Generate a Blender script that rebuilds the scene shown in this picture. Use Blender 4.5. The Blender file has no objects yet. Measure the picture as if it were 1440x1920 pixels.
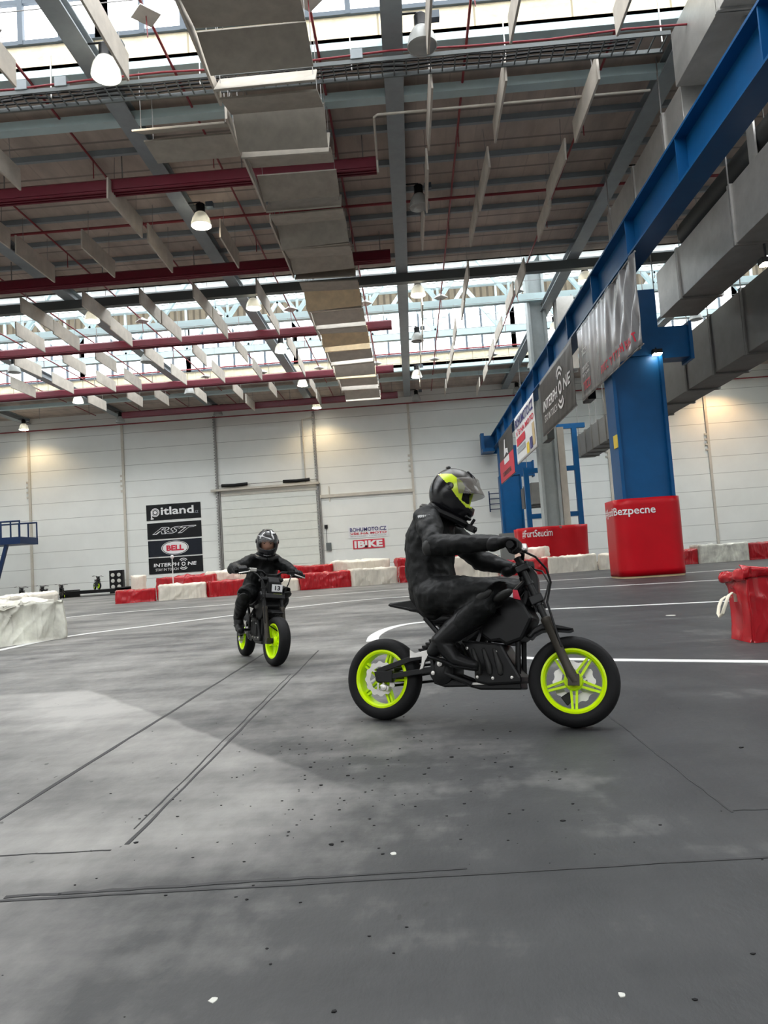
import bpy, bmesh, math, random
from mathutils import Vector, Matrix, noise
random.seed(7)
SC = bpy.context.scene
COL = SC.collection
PI = math.pi

# ------------------------------------------------------------------ camera
F = 1331.0                      # focal length in pixels of the 1440x1920 frame
EYE = Vector((0, 0, .95))
_d = Vector(((776 - 720) / F, -(1052 - 960) / F, 1)).normalized()    # hall axis in camera space (x right, y up, z forward)
_e = Vector((1, .066, 0)); _e = (_e - _d * _e.dot(_d)).normalized()
_u = _d.cross(_e)
if _u.y < 0: _u = -_u
cam = bpy.data.objects.new('camera', bpy.data.cameras.new('camera'))
COL.objects.link(cam)
cam.data.sensor_fit = 'HORIZONTAL'; cam.data.sensor_width = 36; cam.data.lens = 36 * F / 1440
cam.data.clip_end = 300; cam.data.clip_start = .05
ax = lambda i: Vector((_e[i], _d[i], _u[i]))      # camera axis i in world space
cam.matrix_world = Matrix((ax(0), ax(1), -ax(2))).transposed().to_4x4()
cam.location = EYE
SC.camera = cam

def ray(px, py):
    c = ((px - 720) / F, -(py - 960) / F, 1.0)
    return ax(0) * c[0] + ax(1) * c[1] + ax(2) * c[2]
def at_y(px, py, y): r = ray(px, py); return EYE + r * (y / r.y)
def at_z(px, py, z): r = ray(px, py); return EYE + r * ((z - EYE.z) / r.z)

# ------------------------------------------------------------------ light and exposure
W = bpy.data.worlds.new('world'); SC.world = W; W.use_nodes = True
W.node_tree.nodes['Background'].inputs[0].default_value = (.95, .97, 1, 1)
W.node_tree.nodes['Background'].inputs[1].default_value = .2
WINDOW_LIGHT = 3.4
SKYLIGHT = 4.0
LAMP_LIGHT = 650
SC.view_settings.view_transform = 'Standard'; SC.view_settings.look = 'None'
SC.view_settings.exposure = .12; SC.view_settings.gamma = 1; SC.view_settings.use_curve_mapping = False
SC.cycles.max_bounces = 7; SC.cycles.diffuse_bounces = 4; SC.cycles.sample_clamp_indirect = 6
SC.cycles.caustics_reflective = False; SC.cycles.caustics_refractive = False

# ------------------------------------------------------------------ materials
def mat(name, col, rough=.5, metal=0, var=0, vscale=3, bump=0, bscale=20, emit=0, ecol=None, spec=None, stretch=None, alpha=1, coat=0):
    m = bpy.data.materials.new(name); m.use_nodes = True
    nt = m.node_tree; N = nt.nodes; L = nt.links; b = N['Principled BSDF']
    b.inputs['Base Color'].default_value = (*col, 1); b.inputs['Roughness'].default_value = rough; b.inputs['Metallic'].default_value = metal
    if spec is not None: b.inputs['Specular IOR Level'].default_value = spec
    if coat: b.inputs['Coat Weight'].default_value = coat; b.inputs['Coat Roughness'].default_value = .15
    if alpha < 1: b.inputs['Alpha'].default_value = alpha
    if emit:
        b.inputs['Emission Color'].default_value = (*(ecol or col), 1); b.inputs['Emission Strength'].default_value = emit
    if var or bump:
        tc = N.new('ShaderNodeTexCoord'); mp = N.new('ShaderNodeMapping'); L.new(tc.outputs['Object'], mp.inputs[0])
        if stretch: mp.inputs['Scale'].default_value = stretch
    if var:
        n = N.new('ShaderNodeTexNoise'); n.inputs['Scale'].default_value = vscale; n.inputs['Detail'].default_value = 6; n.inputs['Roughness'].default_value = .6
        L.new(mp.outputs[0], n.inputs['Vector'])
        r = N.new('ShaderNodeValToRGB'); L.new(n.outputs[0], r.inputs[0])
        r.color_ramp.elements[0].position = .3; r.color_ramp.elements[1].position = .7
        r.color_ramp.elements[0].color = (*[c * (1 - var) for c in col], 1); r.color_ramp.elements[1].color = (*[min(1, c * (1 + var * .6)) for c in col], 1)
        L.new(r.outputs[0], b.inputs['Base Color'])
    if bump:
        n = N.new('ShaderNodeTexNoise'); n.inputs['Scale'].default_value = bscale; n.inputs['Detail'].default_value = 4
        L.new(mp.outputs[0], n.inputs['Vector'])
        bp = N.new('ShaderNodeBump'); bp.inputs['Strength'].default_value = bump; bp.inputs['Distance'].default_value = .02
        L.new(n.outputs[0], bp.inputs['Height']); L.new(bp.outputs[0], b.inputs['Normal'])
    return m

def stripes(m, axis, period, width, dark, phase=0):
    """thin joint lines across a material, every `period` metres along an object axis"""
    nt = m.node_tree; N = nt.nodes; L = nt.links; b = N['Principled BSDF']
    tc = N.new('ShaderNodeTexCoord'); sx = N.new('ShaderNodeSeparateXYZ'); L.new(tc.outputs['Object'], sx.inputs[0])
    def math_(op, a, v):
        n = N.new('ShaderNodeMath'); n.operation = op; L.new(a, n.inputs[0]); n.inputs[1].default_value = v; return n.outputs[0]
    s = math_('ADD', sx.outputs[axis], phase + 1000 * period); s = math_('MODULO', s, period); s = math_('LESS_THAN', s, width)
    mx = N.new('ShaderNodeMix'); mx.data_type = 'RGBA'; L.new(s, mx.inputs[0])
    old = b.inputs['Base Color']
    if old.is_linked: L.new(old.links[0].from_socket, mx.inputs[6])
    else: mx.inputs[6].default_value = old.default_value
    mx.inputs[7].default_value = (*dark, 1); L.new(mx.outputs[2], old)
    return m

def floor_material():
    m = bpy.data.materials.new('worn_black_sheet_floor'); m.use_nodes = True
    nt = m.node_tree; N = nt.nodes; L = nt.links; b = N['Principled BSDF']
    tc = N.new('ShaderNodeTexCoord')
    def noise_(scale, st, det=6, rgh=.6):
        mp = N.new('ShaderNodeMapping'); mp.inputs['Scale'].default_value = st; L.new(tc.outputs['Object'], mp.inputs[0])
        n = N.new('ShaderNodeTexNoise'); n.inputs['Scale'].default_value = scale; n.inputs['Detail'].default_value = det; n.inputs['Roughness'].default_value = rgh
        L.new(mp.outputs[0], n.inputs['Vector']); return n.outputs[0]
    def mth(op, a, c, d=None):
        n = N.new('ShaderNodeMath'); n.operation = op
        for i, v in enumerate((a, c, d)):
            if v is None: continue
            if isinstance(v, (int, float)): n.inputs[i].default_value = v
            else: L.new(v, n.inputs[i])
        return n.outputs[0]
    def sstep(a, lo, hi):
        n = N.new('ShaderNodeMapRange'); n.interpolation_type = 'SMOOTHSTEP'; L.new(a, n.inputs[0]); n.inputs[1].default_value = lo; n.inputs[2].default_value = hi; return n.outputs[0]
    big = noise_(.45, (1, 1, 1)); mid = noise_(2.2, (1, .55, 1)); fine = noise_(14, (1, .6, 1)); streak = noise_(1.6, (.25, 1.6, 1))
    sx = N.new('ShaderNodeSeparateXYZ'); L.new(tc.outputs['Object'], sx.inputs[0]); x, y = sx.outputs[0], sx.outputs[1]
    # a pool of daylight painted in with dust and scuffs: bounded by a straight diagonal edge, on the near left sheets
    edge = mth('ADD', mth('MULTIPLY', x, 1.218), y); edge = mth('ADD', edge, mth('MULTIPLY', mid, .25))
    dust_daylight = mth('MULTIPLY', sstep(edge, 2.86, 2.78), sstep(x, .2, -1.2)); dust_daylight = mth('MULTIPLY', dust_daylight, sstep(y, 2.15, 2.4)); dust_daylight = mth('MULTIPLY', dust_daylight, sstep(mth('ADD', y, mth('MULTIPLY', mid, .4)), 6.6, 6.4)); dust_daylight = mth('MULTIPLY', dust_daylight, mth('ADD', .35, mth('MULTIPLY', sstep(edge, 1.2, 2.5), .65)))
    v = mth('ADD', mth('MULTIPLY', big, .55), mth('MULTIPLY', mid, .3)); v = mth('ADD', v, mth('MULTIPLY', streak, .3)); v = mth('ADD', v, mth('MULTIPLY', fine, .12))
    v = sstep(v, .35, .98)
    left_daylight = sstep(mth('ADD', x, mth('MULTIPLY', y, -.10)), .55, -1.9)  # daylight and wall reflection on the left floor, painted as paler colour
    v = mth('ADD', mth('MULTIPLY', v, .75), mth('MULTIPLY', left_daylight, .30)); v = mth('ADD', v, mth('MULTIPLY', dust_daylight, .22))
    r = N.new('ShaderNodeValToRGB'); L.new(v, r.inputs[0]); e = r.color_ramp.elements
    e[0].position = 0; e[0].color = (.018, .0195, .021, 1); e[1].position = 1; e[1].color = (.36, .35, .33, 1)
    k = e.new(.42); k.color = (.049, .050, .051, 1)
    # dark rubber crumbs and chips
    cr = noise_(22, (1, .7, 1), 2, .5); crumbs = mth('MULTIPLY', sstep(cr, .70, .74), sstep(noise_(.9, (1, 1, 1)), .5, .62))
    mx = N.new('ShaderNodeMix'); mx.data_type = 'RGBA'; L.new(crumbs, mx.inputs[0]); L.new(r.outputs[0], mx.inputs[6]); mx.inputs[7].default_value = (.02, .02, .02, 1)
    L.new(mx.outputs[2], b.inputs['Base Color'])
    L.new(mth('ADD', .40, mth('MULTIPLY', mid, .28)), b.inputs['Roughness']); b.inputs['Specular IOR Level'].default_value = .35
    bp = N.new('ShaderNodeBump'); bp.inputs['Strength'].default_value = .35; bp.inputs['Distance'].default_value = .012
    L.new(mth('ADD', fine, mth('MULTIPLY', mid, 1.2)), bp.inputs['Height']); L.new(bp.outputs[0], b.inputs['Normal'])
    return m

M = {}
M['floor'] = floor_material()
M['joint'] = mat('floor_joint_rubber', (.03, .03, .031), .7)
M['line'] = mat('white_line_paint', (.78, .78, .76), .5, var=.18, vscale=6)
M['wall'] = stripes(mat('cream_wall_cladding', (.79, .80, .765), .45, var=.05, vscale=.5), 2, 1.29, .035, (.42, .42, .40), .35)
M['ceiling'] = stripes(stripes(mat('ceiling_panel', (.50, .42, .365), .75, var=.25, vscale=.9, stretch=(1.6, .5, 1), spec=.2), 0, .95, .05, (.45, .38, .33)), 1, 1.7, .09, (.27, .235, .21))
M['plywood'] = stripes(mat('pale_plywood', (.78, .68, .47), .7, var=.22, vscale=3, stretch=(1, 1, 2.5), bump=.2), 0, 2.5, .05, (.35, .30, .2))
M['corrugated'] = stripes(mat('brown_corrugated_sheet', (.17, .142, .10), .65, var=.15, spec=.2), 0, .45, .16, (.085, .07, .05))
M['roof'] = mat('roof_underside', (.45, .46, .45), .7, var=.1)
M['daylight'] = mat('milky_daylight_glass', (.9, .95, 1), .4, emit=WINDOW_LIGHT, ecol=(.97, .985, 1))
M['skylight'] = mat('milky_roof_glazing', (.9, .95, 1), .4, emit=SKYLIGHT, ecol=(.97, .985, 1))
M['mullion'] = mat('grey_blue_mullion', (.075, .10, .125), .5)
M['cyan'] = mat('pale_cyan_steel', (.50, .64, .66), .45, var=.06)
M['beam'] = mat('grey_steel_beam', (.28, .315, .335), .5, var=.1)
M['darkbeam'] = mat('dark_grey_beam', (.11, .125, .125), .5)
M['blue'] = mat('blue_crane_paint', (.003, .082, .235), .42, var=.12, vscale=1.5, spec=.28)
M['darkblue'] = mat('navy_paint', (.010, .028, .085), .45, spec=.25)
M['galv'] = mat('galvanised_sheet', (.50, .49, .465), .42, .55, var=.14, vscale=2.5)
M['duct'] = mat('dull_duct_sheet', (.22, .215, .20), .55, .2, var=.12, vscale=2)
M['blackpipe'] = mat('black_insulation', (.022, .024, .024), .5)
M['maroon'] = mat('maroon_paint', (.15, .008, .022), .38, var=.1)
M['redpipe'] = mat('red_pipe_paint', (.24, .022, .03), .45)
M['baffle'] = mat('pale_baffle_board', (.58, .53, .46), .75, var=.14, vscale=2.5, bump=.15, bscale=40)
M['baffle3'] = mat('bare_tan_panel_board', (.78, .62, .40), .75, var=.16, vscale=2.5)
M['baffle_shade'] = mat('shade_toned_panel_board', (.40, .365, .31), .75, var=.16, vscale=2.5)  # board colour darkened for the shade under the ceiling strip
M['white'] = mat('white_paint', (.8, .8, .8), .5)
M['redvinyl'] = mat('red_vinyl_tarp', (.50, .008, .016), .17, var=.18, vscale=2, spec=.5)
M['redwrap'] = mat('red_vinyl_wrap', (.50, .002, .010), .36, var=.08, vscale=1.2, spec=.25)
M['tarp'] = mat('white_tarp', (.88, .83, .72), .5, var=.08, vscale=2.2, spec=.3)
M['dirtytarp'] = mat('grubby_white_tarp', (.82, .78, .68), .55, var=.48, vscale=1.7, spec=.3)
M['black'] = mat('black_plastic', (.006, .006, .0065), .4, spec=.25)
M['blackmetal'] = mat('black_metal', (.010, .010, .0105), .38, .2, spec=.3)
M['fork'] = mat('dark_bronze_metal', (.05, .044, .036), .42, .5, spec=.3)
M['rubber'] = mat('tyre_rubber', (.0085, .0085, .009), .65, bump=.1, bscale=60, spec=.2)
M['neon'] = mat('neon_yellow_paint', (.70, 1.0, .0), .3, spec=.3)
M['silver'] = mat('brushed_silver', (.62, .60, .57), .32, .8)
M['leather'] = mat('black_leather', (.0055, .006, .0062), .5, var=.3, vscale=6, bump=.35, bscale=14, spec=.22)
M['pad'] = mat('grey_black_pad', (.022, .022, .021), .5, var=.2, spec=.3)
M['helmetgrey'] = mat('charcoal_shell', (.055, .052, .046), .25, coat=.3, spec=.35)
M['helmetblack'] = mat('gloss_black_shell', (.006, .006, .0075), .2, coat=.15, spec=.35)
M['band'] = mat('lime_graphic', (.62, .78, .03), .25, coat=.4)
M['visor'] = mat('smoked_visor', (.22, .20, .18), .1, alpha=.45)
M['clearvisor'] = mat('clear_visor', (.3, .3, .3), .08, alpha=.10)
M['skin'] = mat('skin', (.42, .22, .15), .5)
M['eye'] = mat('eye', (.02, .015, .01), .2)
M['white2'] = mat('white_print', (.82, .82, .82), .5)
M['redprint'] = mat('red_print', (.62, .02, .05), .5)
M['blueprint'] = mat('navy_print', (.035, .03, .16), .5)
M['greyprint'] = mat('grey_print', (.35, .38, .42), .5)
M['bannerblack'] = mat('black_banner', (.0065, .007, .0085), .45, var=.2, bump=.12, bscale=2, spec=.25)
M['bannernavy'] = mat('navy_banner', (.010, .013, .021), .45, var=.2, bump=.15, bscale=2, spec=.25)
M['bannergrey'] = mat('charcoal_banner', (.060, .056, .052), .45, var=.12, spec=.25)
M['bannersilver'] = mat('silvery_film', (.23, .23, .24), .26, .25, var=.4, vscale=1.3, stretch=(1, 2.2, .35))
M['yellowprint'] = mat('yellow_print', (.8, .6, .06), .5)
M['post'] = mat('beige_post', (.55, .51, .44), .5, var=.1)
M['postgrey'] = mat('grey_rail', (.28, .27, .26), .5, .3, var=.2, vscale=8)
def wrinkled(m, strength, scale):
    """sharp tarpaulin creases as a bump: ridged noise stretched on a slant"""
    nt = m.node_tree; N = nt.nodes; L = nt.links; b = N['Principled BSDF']; tc = N.new('ShaderNodeTexCoord'); last = None
    for rot, st in ((.75, (1.3, 1, .22)), (-.6, (1.6, 1, .25))):
        mp = N.new('ShaderNodeMapping'); mp.inputs['Rotation'].default_value = (.3, rot, 0); mp.inputs['Scale'].default_value = st; L.new(tc.outputs['Object'], mp.inputs[0])
        n = N.new('ShaderNodeTexNoise'); n.inputs['Scale'].default_value = scale; n.inputs['Detail'].default_value = 2; L.new(mp.outputs[0], n.inputs['Vector'])
        a = N.new('ShaderNodeMath'); a.operation = 'SUBTRACT'; L.new(n.outputs[0], a.inputs[0]); a.inputs[1].default_value = .5
        c = N.new('ShaderNodeMath'); c.operation = 'ABSOLUTE'; L.new(a.outputs[0], c.inputs[0])
        e = N.new('ShaderNodeMath'); e.operation = 'POWER'; L.new(c.outputs[0], e.inputs[0]); e.inputs[1].default_value = .75
        if last is None: last = e.outputs[0]
        else:
            q = N.new('ShaderNodeMath'); q.operation = 'ADD'; L.new(last, q.inputs[0]); L.new(e.outputs[0], q.inputs[1]); last = q.outputs[0]
    bp = N.new('ShaderNodeBump'); bp.invert = True; bp.inputs['Strength'].default_value = strength; bp.inputs['Distance'].default_value = .08
    L.new(last, bp.inputs['Height']); L.new(bp.outputs[0], b.inputs['Normal']); return m
for k_, s_ in (('redvinyl', .8), ('tarp', .7), ('dirtytarp', .8)): wrinkled(M[k_], s_, 2.6)
M['glass'] = mat('lamp_glass', (.55, .56, .54), .25, alpha=.75)
M['lamp'] = mat('lit_lamp', (1, .93, .78), .4, emit=40, ecol=(1, .92, .76))
M['woodedge'] = mat('chipboard_edge', (.55, .42, .24), .8)
M['greyplinth'] = mat('grey_plinth', (.16, .165, .16), .6)
M['cream'] = mat('cream_webbing', (.75, .70, .56), .6)
M['beige'] = mat('shelf_light', (.55, .55, .5), .5)

# ------------------------------------------------------------------ mesh helpers
class MB:
    def __init__(s): s.v = []; s.f = []; s.m = []
    def add(s, vs, fs, k=0):
        o = len(s.v); s.v += [tuple(p) for p in vs]; s.f += [tuple(i + o for i in f) for f in fs]; s.m += [k] * len(fs); return s
    def box(s, x0, x1, y0, y1, z0, z1, k=0):
        return s.add([(x, y, z) for z in (z0, z1) for y in (y0, y1) for x in (x0, x1)], [(0, 2, 3, 1), (4, 5, 7, 6), (0, 1, 5, 4), (2, 6, 7, 3), (0, 4, 6, 2), (1, 3, 7, 5)], k)
    def bar(s, p, q, w, h, up=(0, 0, 1), k=0):
        p = Vector(p); q = Vector(q); d = (q - p).normalized(); up = Vector(up)
        if abs(d.dot(up)) > .98: up = Vector((0, 1, 0))
        a = d.cross(up).normalized() * w / 2; b = a.cross(d).normalized() * h / 2
        return s.add([c + i + j for c in (p, q) for i, j in ((-a, -b), (a, -b), (a, b), (-a, b))], [(0, 1, 2, 3), (7, 6, 5, 4), (0, 4, 5, 1), (1, 5, 6, 2), (2, 6, 7, 3), (3, 7, 4, 0)], k)
    def tube(s, pts, r, n=10, k=0, side=None, depth=None, round_ends=False):
        """round tube; with side= an axis, r gives radii along it and depth= the other radii (elliptic)"""
        pts = [Vector(p) for p in pts]; rs = list(r) if hasattr(r, '__len__') else [r] * len(pts); ds = depth or rs
        if round_ends:
            a, b = pts[0], pts[-1]; da = (pts[0] - pts[1]).normalized(); db = (pts[-1] - pts[-2]).normalized(); r0, r1 = ds[0], ds[-1]; s0, s1 = rs[0], rs[-1]
            pre = [(a + da * r0 * math.sin(t), math.cos(t)) for t in (1.45, 1.1, .7, .35)]; post = [(b + db * r1 * math.sin(t), math.cos(t)) for t in (.35, .7, 1.1, 1.45)]
            pts = [p for p, _ in pre] + pts + [p for p, _ in post]
            rs = [s0 * c for _, c in pre] + rs + [s1 * c for _, c in post]; ds = [r0 * c for _, c in pre] + list(ds) + [r1 * c for _, c in post]
        vs = []; last = None
        for i, p in enumerate(pts):
            d = (pts[min(i + 1, len(pts) - 1)] - pts[max(i - 1, 0)]).normalized()
            if side is not None: a = Vector(side)
            elif last is not None: a = last
            else: a = Vector((0, 0, 1)) if abs(d.z) < .9 else Vector((0, 1, 0))
            a = (a - d * a.dot(d)).normalized(); last = a; b = d.cross(a)
            vs += [p + a * math.cos(t) * rs[i] + b * math.sin(t) * ds[i] for t in (2 * PI * j / n for j in range(n))]
        fs = [(i * n + j, i * n + (j + 1) % n, (i + 1) * n + (j + 1) % n, (i + 1) * n + j) for i in range(len(pts) - 1) for j in range(n)]
        fs += [tuple(range(n - 1, -1, -1)), tuple((len(pts) - 1) * n + j for j in range(n))]
        return s.add(vs, fs, k)
    def lathe(s, prof, c=(0, 0, 0), axis='z', n=24, k=0, closed=False):
        vs = []
        for j in range(n):
            t = 2 * PI * j / n; ca, sa = math.cos(t), math.sin(t)
            for r, h in prof:
                if axis == 'z': vs.append((c[0] + r * ca, c[1] + r * sa, c[2] + h))
                elif axis == 'y': vs.append((c[0] + r * ca, c[1] + h, c[2] + r * sa))
                else: vs.append((c[0] + h, c[1] + r * ca, c[2] + r * sa))
        p = len(prof); fs = []
        for j in range(n):
            for i in range(p if closed else p - 1):
                a, b = i, (i + 1) % p; j2 = (j + 1) % n
                fs.append((j * p + a, j2 * p + a, j2 * p + b, j * p + b))
        return s.add(vs, fs, k)
    def prism(s, poly, y0, y1, plane='xz', k=0):
        def P(a, b, c): return (a, c, b) if plane == 'xz' else (c, a, b) if plane == 'yz' else (a, b, c)
        n = len(poly)
        return s.add([P(a, b, y0) for a, b in poly] + [P(a, b, y1) for a, b in poly], [tuple(range(n)), tuple(range(2 * n - 1, n - 1, -1))] + [(i, (i + 1) % n, n + (i + 1) % n, n + i) for i in range(n)], k)
    def ball(s, c, r, n=12, k=0):
        r = r if hasattr(r, '__len__') else (r, r, r)
        prof = [(math.sin(PI * i / n), -math.cos(PI * i / n)) for i in range(n + 1)]; o = len(s.v)
        s.lathe([(max(a, .001), b) for a, b in prof], n=2 * n, k=k)
        s.v[o:] = [(c[0] + x * r[0], c[1] + y * r[1], c[2] + z * r[2]) for x, y, z in s.v[o:]]; return s
    def grid(s, fn, nu, nv, k=0, closed_u=False):
        vs = [fn(i / nu, j / nv) for j in range(nv + 1) for i in range(nu + (0 if closed_u else 1))]; w = nu if closed_u else nu + 1
        return s.add(vs, [(j * w + i, j * w + (i + 1) % w, (j + 1) * w + (i + 1) % w, (j + 1) * w + i) for j in range(nv) for i in range(nu)], k)
    def xform(s, m): s.v = [tuple(m @ Vector(p)) for p in s.v]; return s
    def build(s, name, mats, parent=None, smooth=False, bevel=0, angle=None):
        me = bpy.data.meshes.new(name); me.from_pydata(s.v, [], s.f)
        for q in (mats if isinstance(mats, (list, tuple)) else [mats]): me.materials.append(M[q] if isinstance(q, str) else q)
        me.polygons.foreach_set('material_index', s.m)
        bm = bmesh.new(); bm.from_mesh(me); bmesh.ops.recalc_face_normals(bm, faces=bm.faces)
        if smooth:
            for f in bm.faces: f.smooth = True
            lim = angle or .7
            for e in bm.edges:
                if len(e.link_faces) == 2 and e.calc_face_angle(0) > lim: e.smooth = False
        bm.to_mesh(me); bm.free()
        o = bpy.data.objects.new(name, me); COL.objects.link(o)
        if parent is not None: o.parent = parent
        if bevel:
            b = o.modifiers.new('bevel', 'BEVEL'); b.width = bevel; b.segments = 2; b.limit_method = 'ANGLE'
        return o

def tag(o, label, cat, group=None, kind=None):
    o['label'] = label; o['category'] = cat
    if group: o['group'] = group
    if kind: o['kind'] = kind
    return o
def thing(name, label, cat, loc=(0, 0, 0), rz=0, group=None, kind=None):
    o = bpy.data.objects.new(name, None); COL.objects.link(o); o.location = loc; o.rotation_euler = (0, 0, rz); o.empty_display_size = .2
    return tag(o, label, cat, group, kind)
def struct(mb, name, m, label, cat, **k): return tag(mb.build(name, m, **k), label, cat, kind='structure')
def copy_tree(o, parent=None):
    c = o.copy(); COL.objects.link(c)
    if parent is not None: c.parent = parent
    for ch in list(o.children): copy_tree(ch, c)
    return c
ORD = 'first second third fourth fifth sixth seventh eighth ninth tenth eleventh twelfth thirteenth fourteenth fifteenth sixteenth seventeenth eighteenth nineteenth twentieth'.split()
ORD += ['twenty-' + w for w in ORD[:9]] + ['thirtieth'] + ['thirty-' + w for w in ORD[:9]]

_txt = {}
def text_geo(body, shear=0, bold=0):
    key = (body, shear, bold)
    if key not in _txt:
        cu = bpy.data.curves.new('lettering', 'FONT'); cu.body = body; cu.shear = shear; cu.offset = bold; cu.resolution_u = 3
        ob = bpy.data.objects.new('lettering', cu); COL.objects.link(ob)
        dg = bpy.context.evaluated_depsgraph_get(); me = bpy.data.meshes.new_from_object(ob.evaluated_get(dg))
        vs = [(v.co.x, v.co.y) for v in me.vertices]; fs = [tuple(p.vertices) for p in me.polygons]
        bpy.data.objects.remove(ob); bpy.data.curves.remove(cu); bpy.data.meshes.remove(me)
        x0 = min(a for a, _ in vs); x1 = max(a for a, _ in vs); y0 = min(b for _, b in vs); y1 = max(b for _, b in vs)
        _txt[key] = ([((a - x0) / (x1 - x0), (b - y0) / (y1 - y0)) for a, b in vs], fs)
    return _txt[key]
def text(body, fn, u0, u1, v0, v1, m, parent, name='lettering', shear=0, bold=0):
    """letters mapped through fn(u, v) -> point, filling u0..u1, v0..v1"""
    vs, fs = text_geo(body, shear, bold)
    return MB().add([fn(u0 + (u1 - u0) * a, v0 + (v1 - v0) * b) for a, b in vs], fs).build(name, m, parent)
# ------------------------------------------------------------------ the hall shell
BAY = 7.6
SEAM = [.35 + BAY * k for k in range(-6, 5)]         # -45.25 .. 30.75
XL, XR = SEAM[0], SEAM[-1]
YB = 55.0                                           # back wall
ZC = 14.3                                           # ceiling underside
FLAT = [(-13.4, .6), (17.5, 31.4), (48.5, YB)]     # flat roof strips; between them stand glazed monitors
MON = [(-30.3, -13.4), (.6, 17.5), (31.4, 48.5)]
ZS, ZW, ZT, ZR = 15.2, 18.5, 20.2, 21.2             # sill, window head, cladding head, monitor roof

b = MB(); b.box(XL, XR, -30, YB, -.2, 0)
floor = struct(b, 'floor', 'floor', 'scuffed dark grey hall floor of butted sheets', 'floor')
b = MB(); b.box(XL, XR, YB, YB + .3, 0, ZC + .4)
wall_back = struct(b, 'wall_back', 'wall', 'cream horizontally panelled end wall behind the track', 'wall')
b = MB(); b.box(XL - .3, XL, -30, YB, 0, ZR); struct(b, 'wall_left', 'wall', 'cream panelled side wall beyond the blue platform', 'wall')
b = MB(); b.box(XR, XR + .3, -30, YB, 0, ZR); struct(b, 'wall_right', 'wall', 'cream panelled side wall of the hall beyond the ducts', 'wall')
for i, (y0, y1) in enumerate(FLAT):
    b = MB(); b.box(XL, XR, y0, y1, ZC, ZC + .3)
    struct(b, f'ceiling_{i+1}', 'ceiling', ['dim panelled ceiling strip over the camera', 'dim brown panelled ceiling strip between the two roof lights', 'dim panelled ceiling strip along the end wall'][i], 'ceiling')
wn = 0
for i, (y0, y1) in enumerate(MON):
    b = MB(); b.box(XL, XR, y0 - .3, y1 + .3, ZR, ZR + .2)
    struct(b, f'ceiling_{i+4}', 'roof', ['raised roof over the monitor behind the camera', 'raised roof over the roof light above the riders', 'raised roof over the roof light before the end wall'][i], 'ceiling')
    b = MB(); b.box(XL, XR, y0 + 2, y1 - 2, ZR - .12, ZR - .02); wn += 1
    struct(b, f'window_{wn}', 'skylight', ['milky roof glazing of the monitor behind the camera', 'milky roof glazing above the riders', 'milky roof glazing before the end wall'][i], 'window')
    for s, y in ((-1, y0), (1, y1)):
        t = .15 if s > 0 else -.15
        ya, yb = sorted((y, y + t))
        nm = ['behind the camera', 'above the riders', 'before the end wall'][i]
        b = MB(); b.box(XL, XR, ya, yb, ZC - .0, ZS); struct(b, 'wall_upstand', 'plywood', f'pale boarded upstand under the {"far" if s > 0 else "near"} windows of the roof light {nm}', 'wall')
        b = MB(); b.box(XL, XR, ya, yb, ZW, ZT); struct(b, 'wall_cladding', 'corrugated', f'brown corrugated strip over the {"far" if s > 0 else "near"} windows of the roof light {nm}', 'wall')
        b = MB(); b.box(XL, XR, ya + .04, yb - .04, ZT, ZR)
        wn += 1; struct(b, f'window_{wn}', 'daylight', f'narrow top glazing strip on the {"far" if s > 0 else "near"} side of the roof light {nm}', 'window')
        # windows: one per bay on the side the photograph looks at, one strip on the side it cannot see
        spans = [(SEAM[k], SEAM[k + 1]) for k in range(10)] if s > 0 and i > 0 else [(XL, XR)]
        for k, (x0, x1) in enumerate(spans):
            wn += 1
            p = MB(); p.box(x0 + .1, x1 - .1, ya + .05, yb - .05, ZS, ZW)
            w = p.build(f'window_{wn}', 'daylight')
            tag(w, f'bright factory window strip of the roof light {nm}, ' + (f'{ORD[k]} bay from the blue platform side' if len(spans) > 1 else f'{"far" if s > 0 else "near"} side'), 'window', kind='structure')
            f = MB(); n = 7 if len(spans) > 1 else 60; yf = y - s * .03
            for q in range(n + 1):
                xx = x0 + (x1 - x0) * q / n; wd = .16 if q in (0, n) else .07
                f.box(xx - wd, xx + wd, yf - .06, yf + .06, ZS, ZW)
            for z in (ZS + .05, ZS + 1.2, ZW - .05): f.box(x0, x1, yf - .05, yf + .05, z - .06, z + .06)
            f.build('window_frame', 'mullion', w)

# long steel beams under the roof, running into the hall
for k, x in enumerate(SEAM):
    b = MB(); h = 13.85
    b.box(x - .26, x + .26, -12, YB - .02, h, h + .05); b.box(x - .04, x + .04, -12, YB - .02, h + .05, ZC - .05); b.box(x - .21, x + .21, -12, YB - .02, ZC - .05, ZC - .002)
    struct(b, 'roof_beam', 'beam', f'long grey roof beam running towards the end wall, {ORD[k]} from the blue platform side', 'beam')
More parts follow.
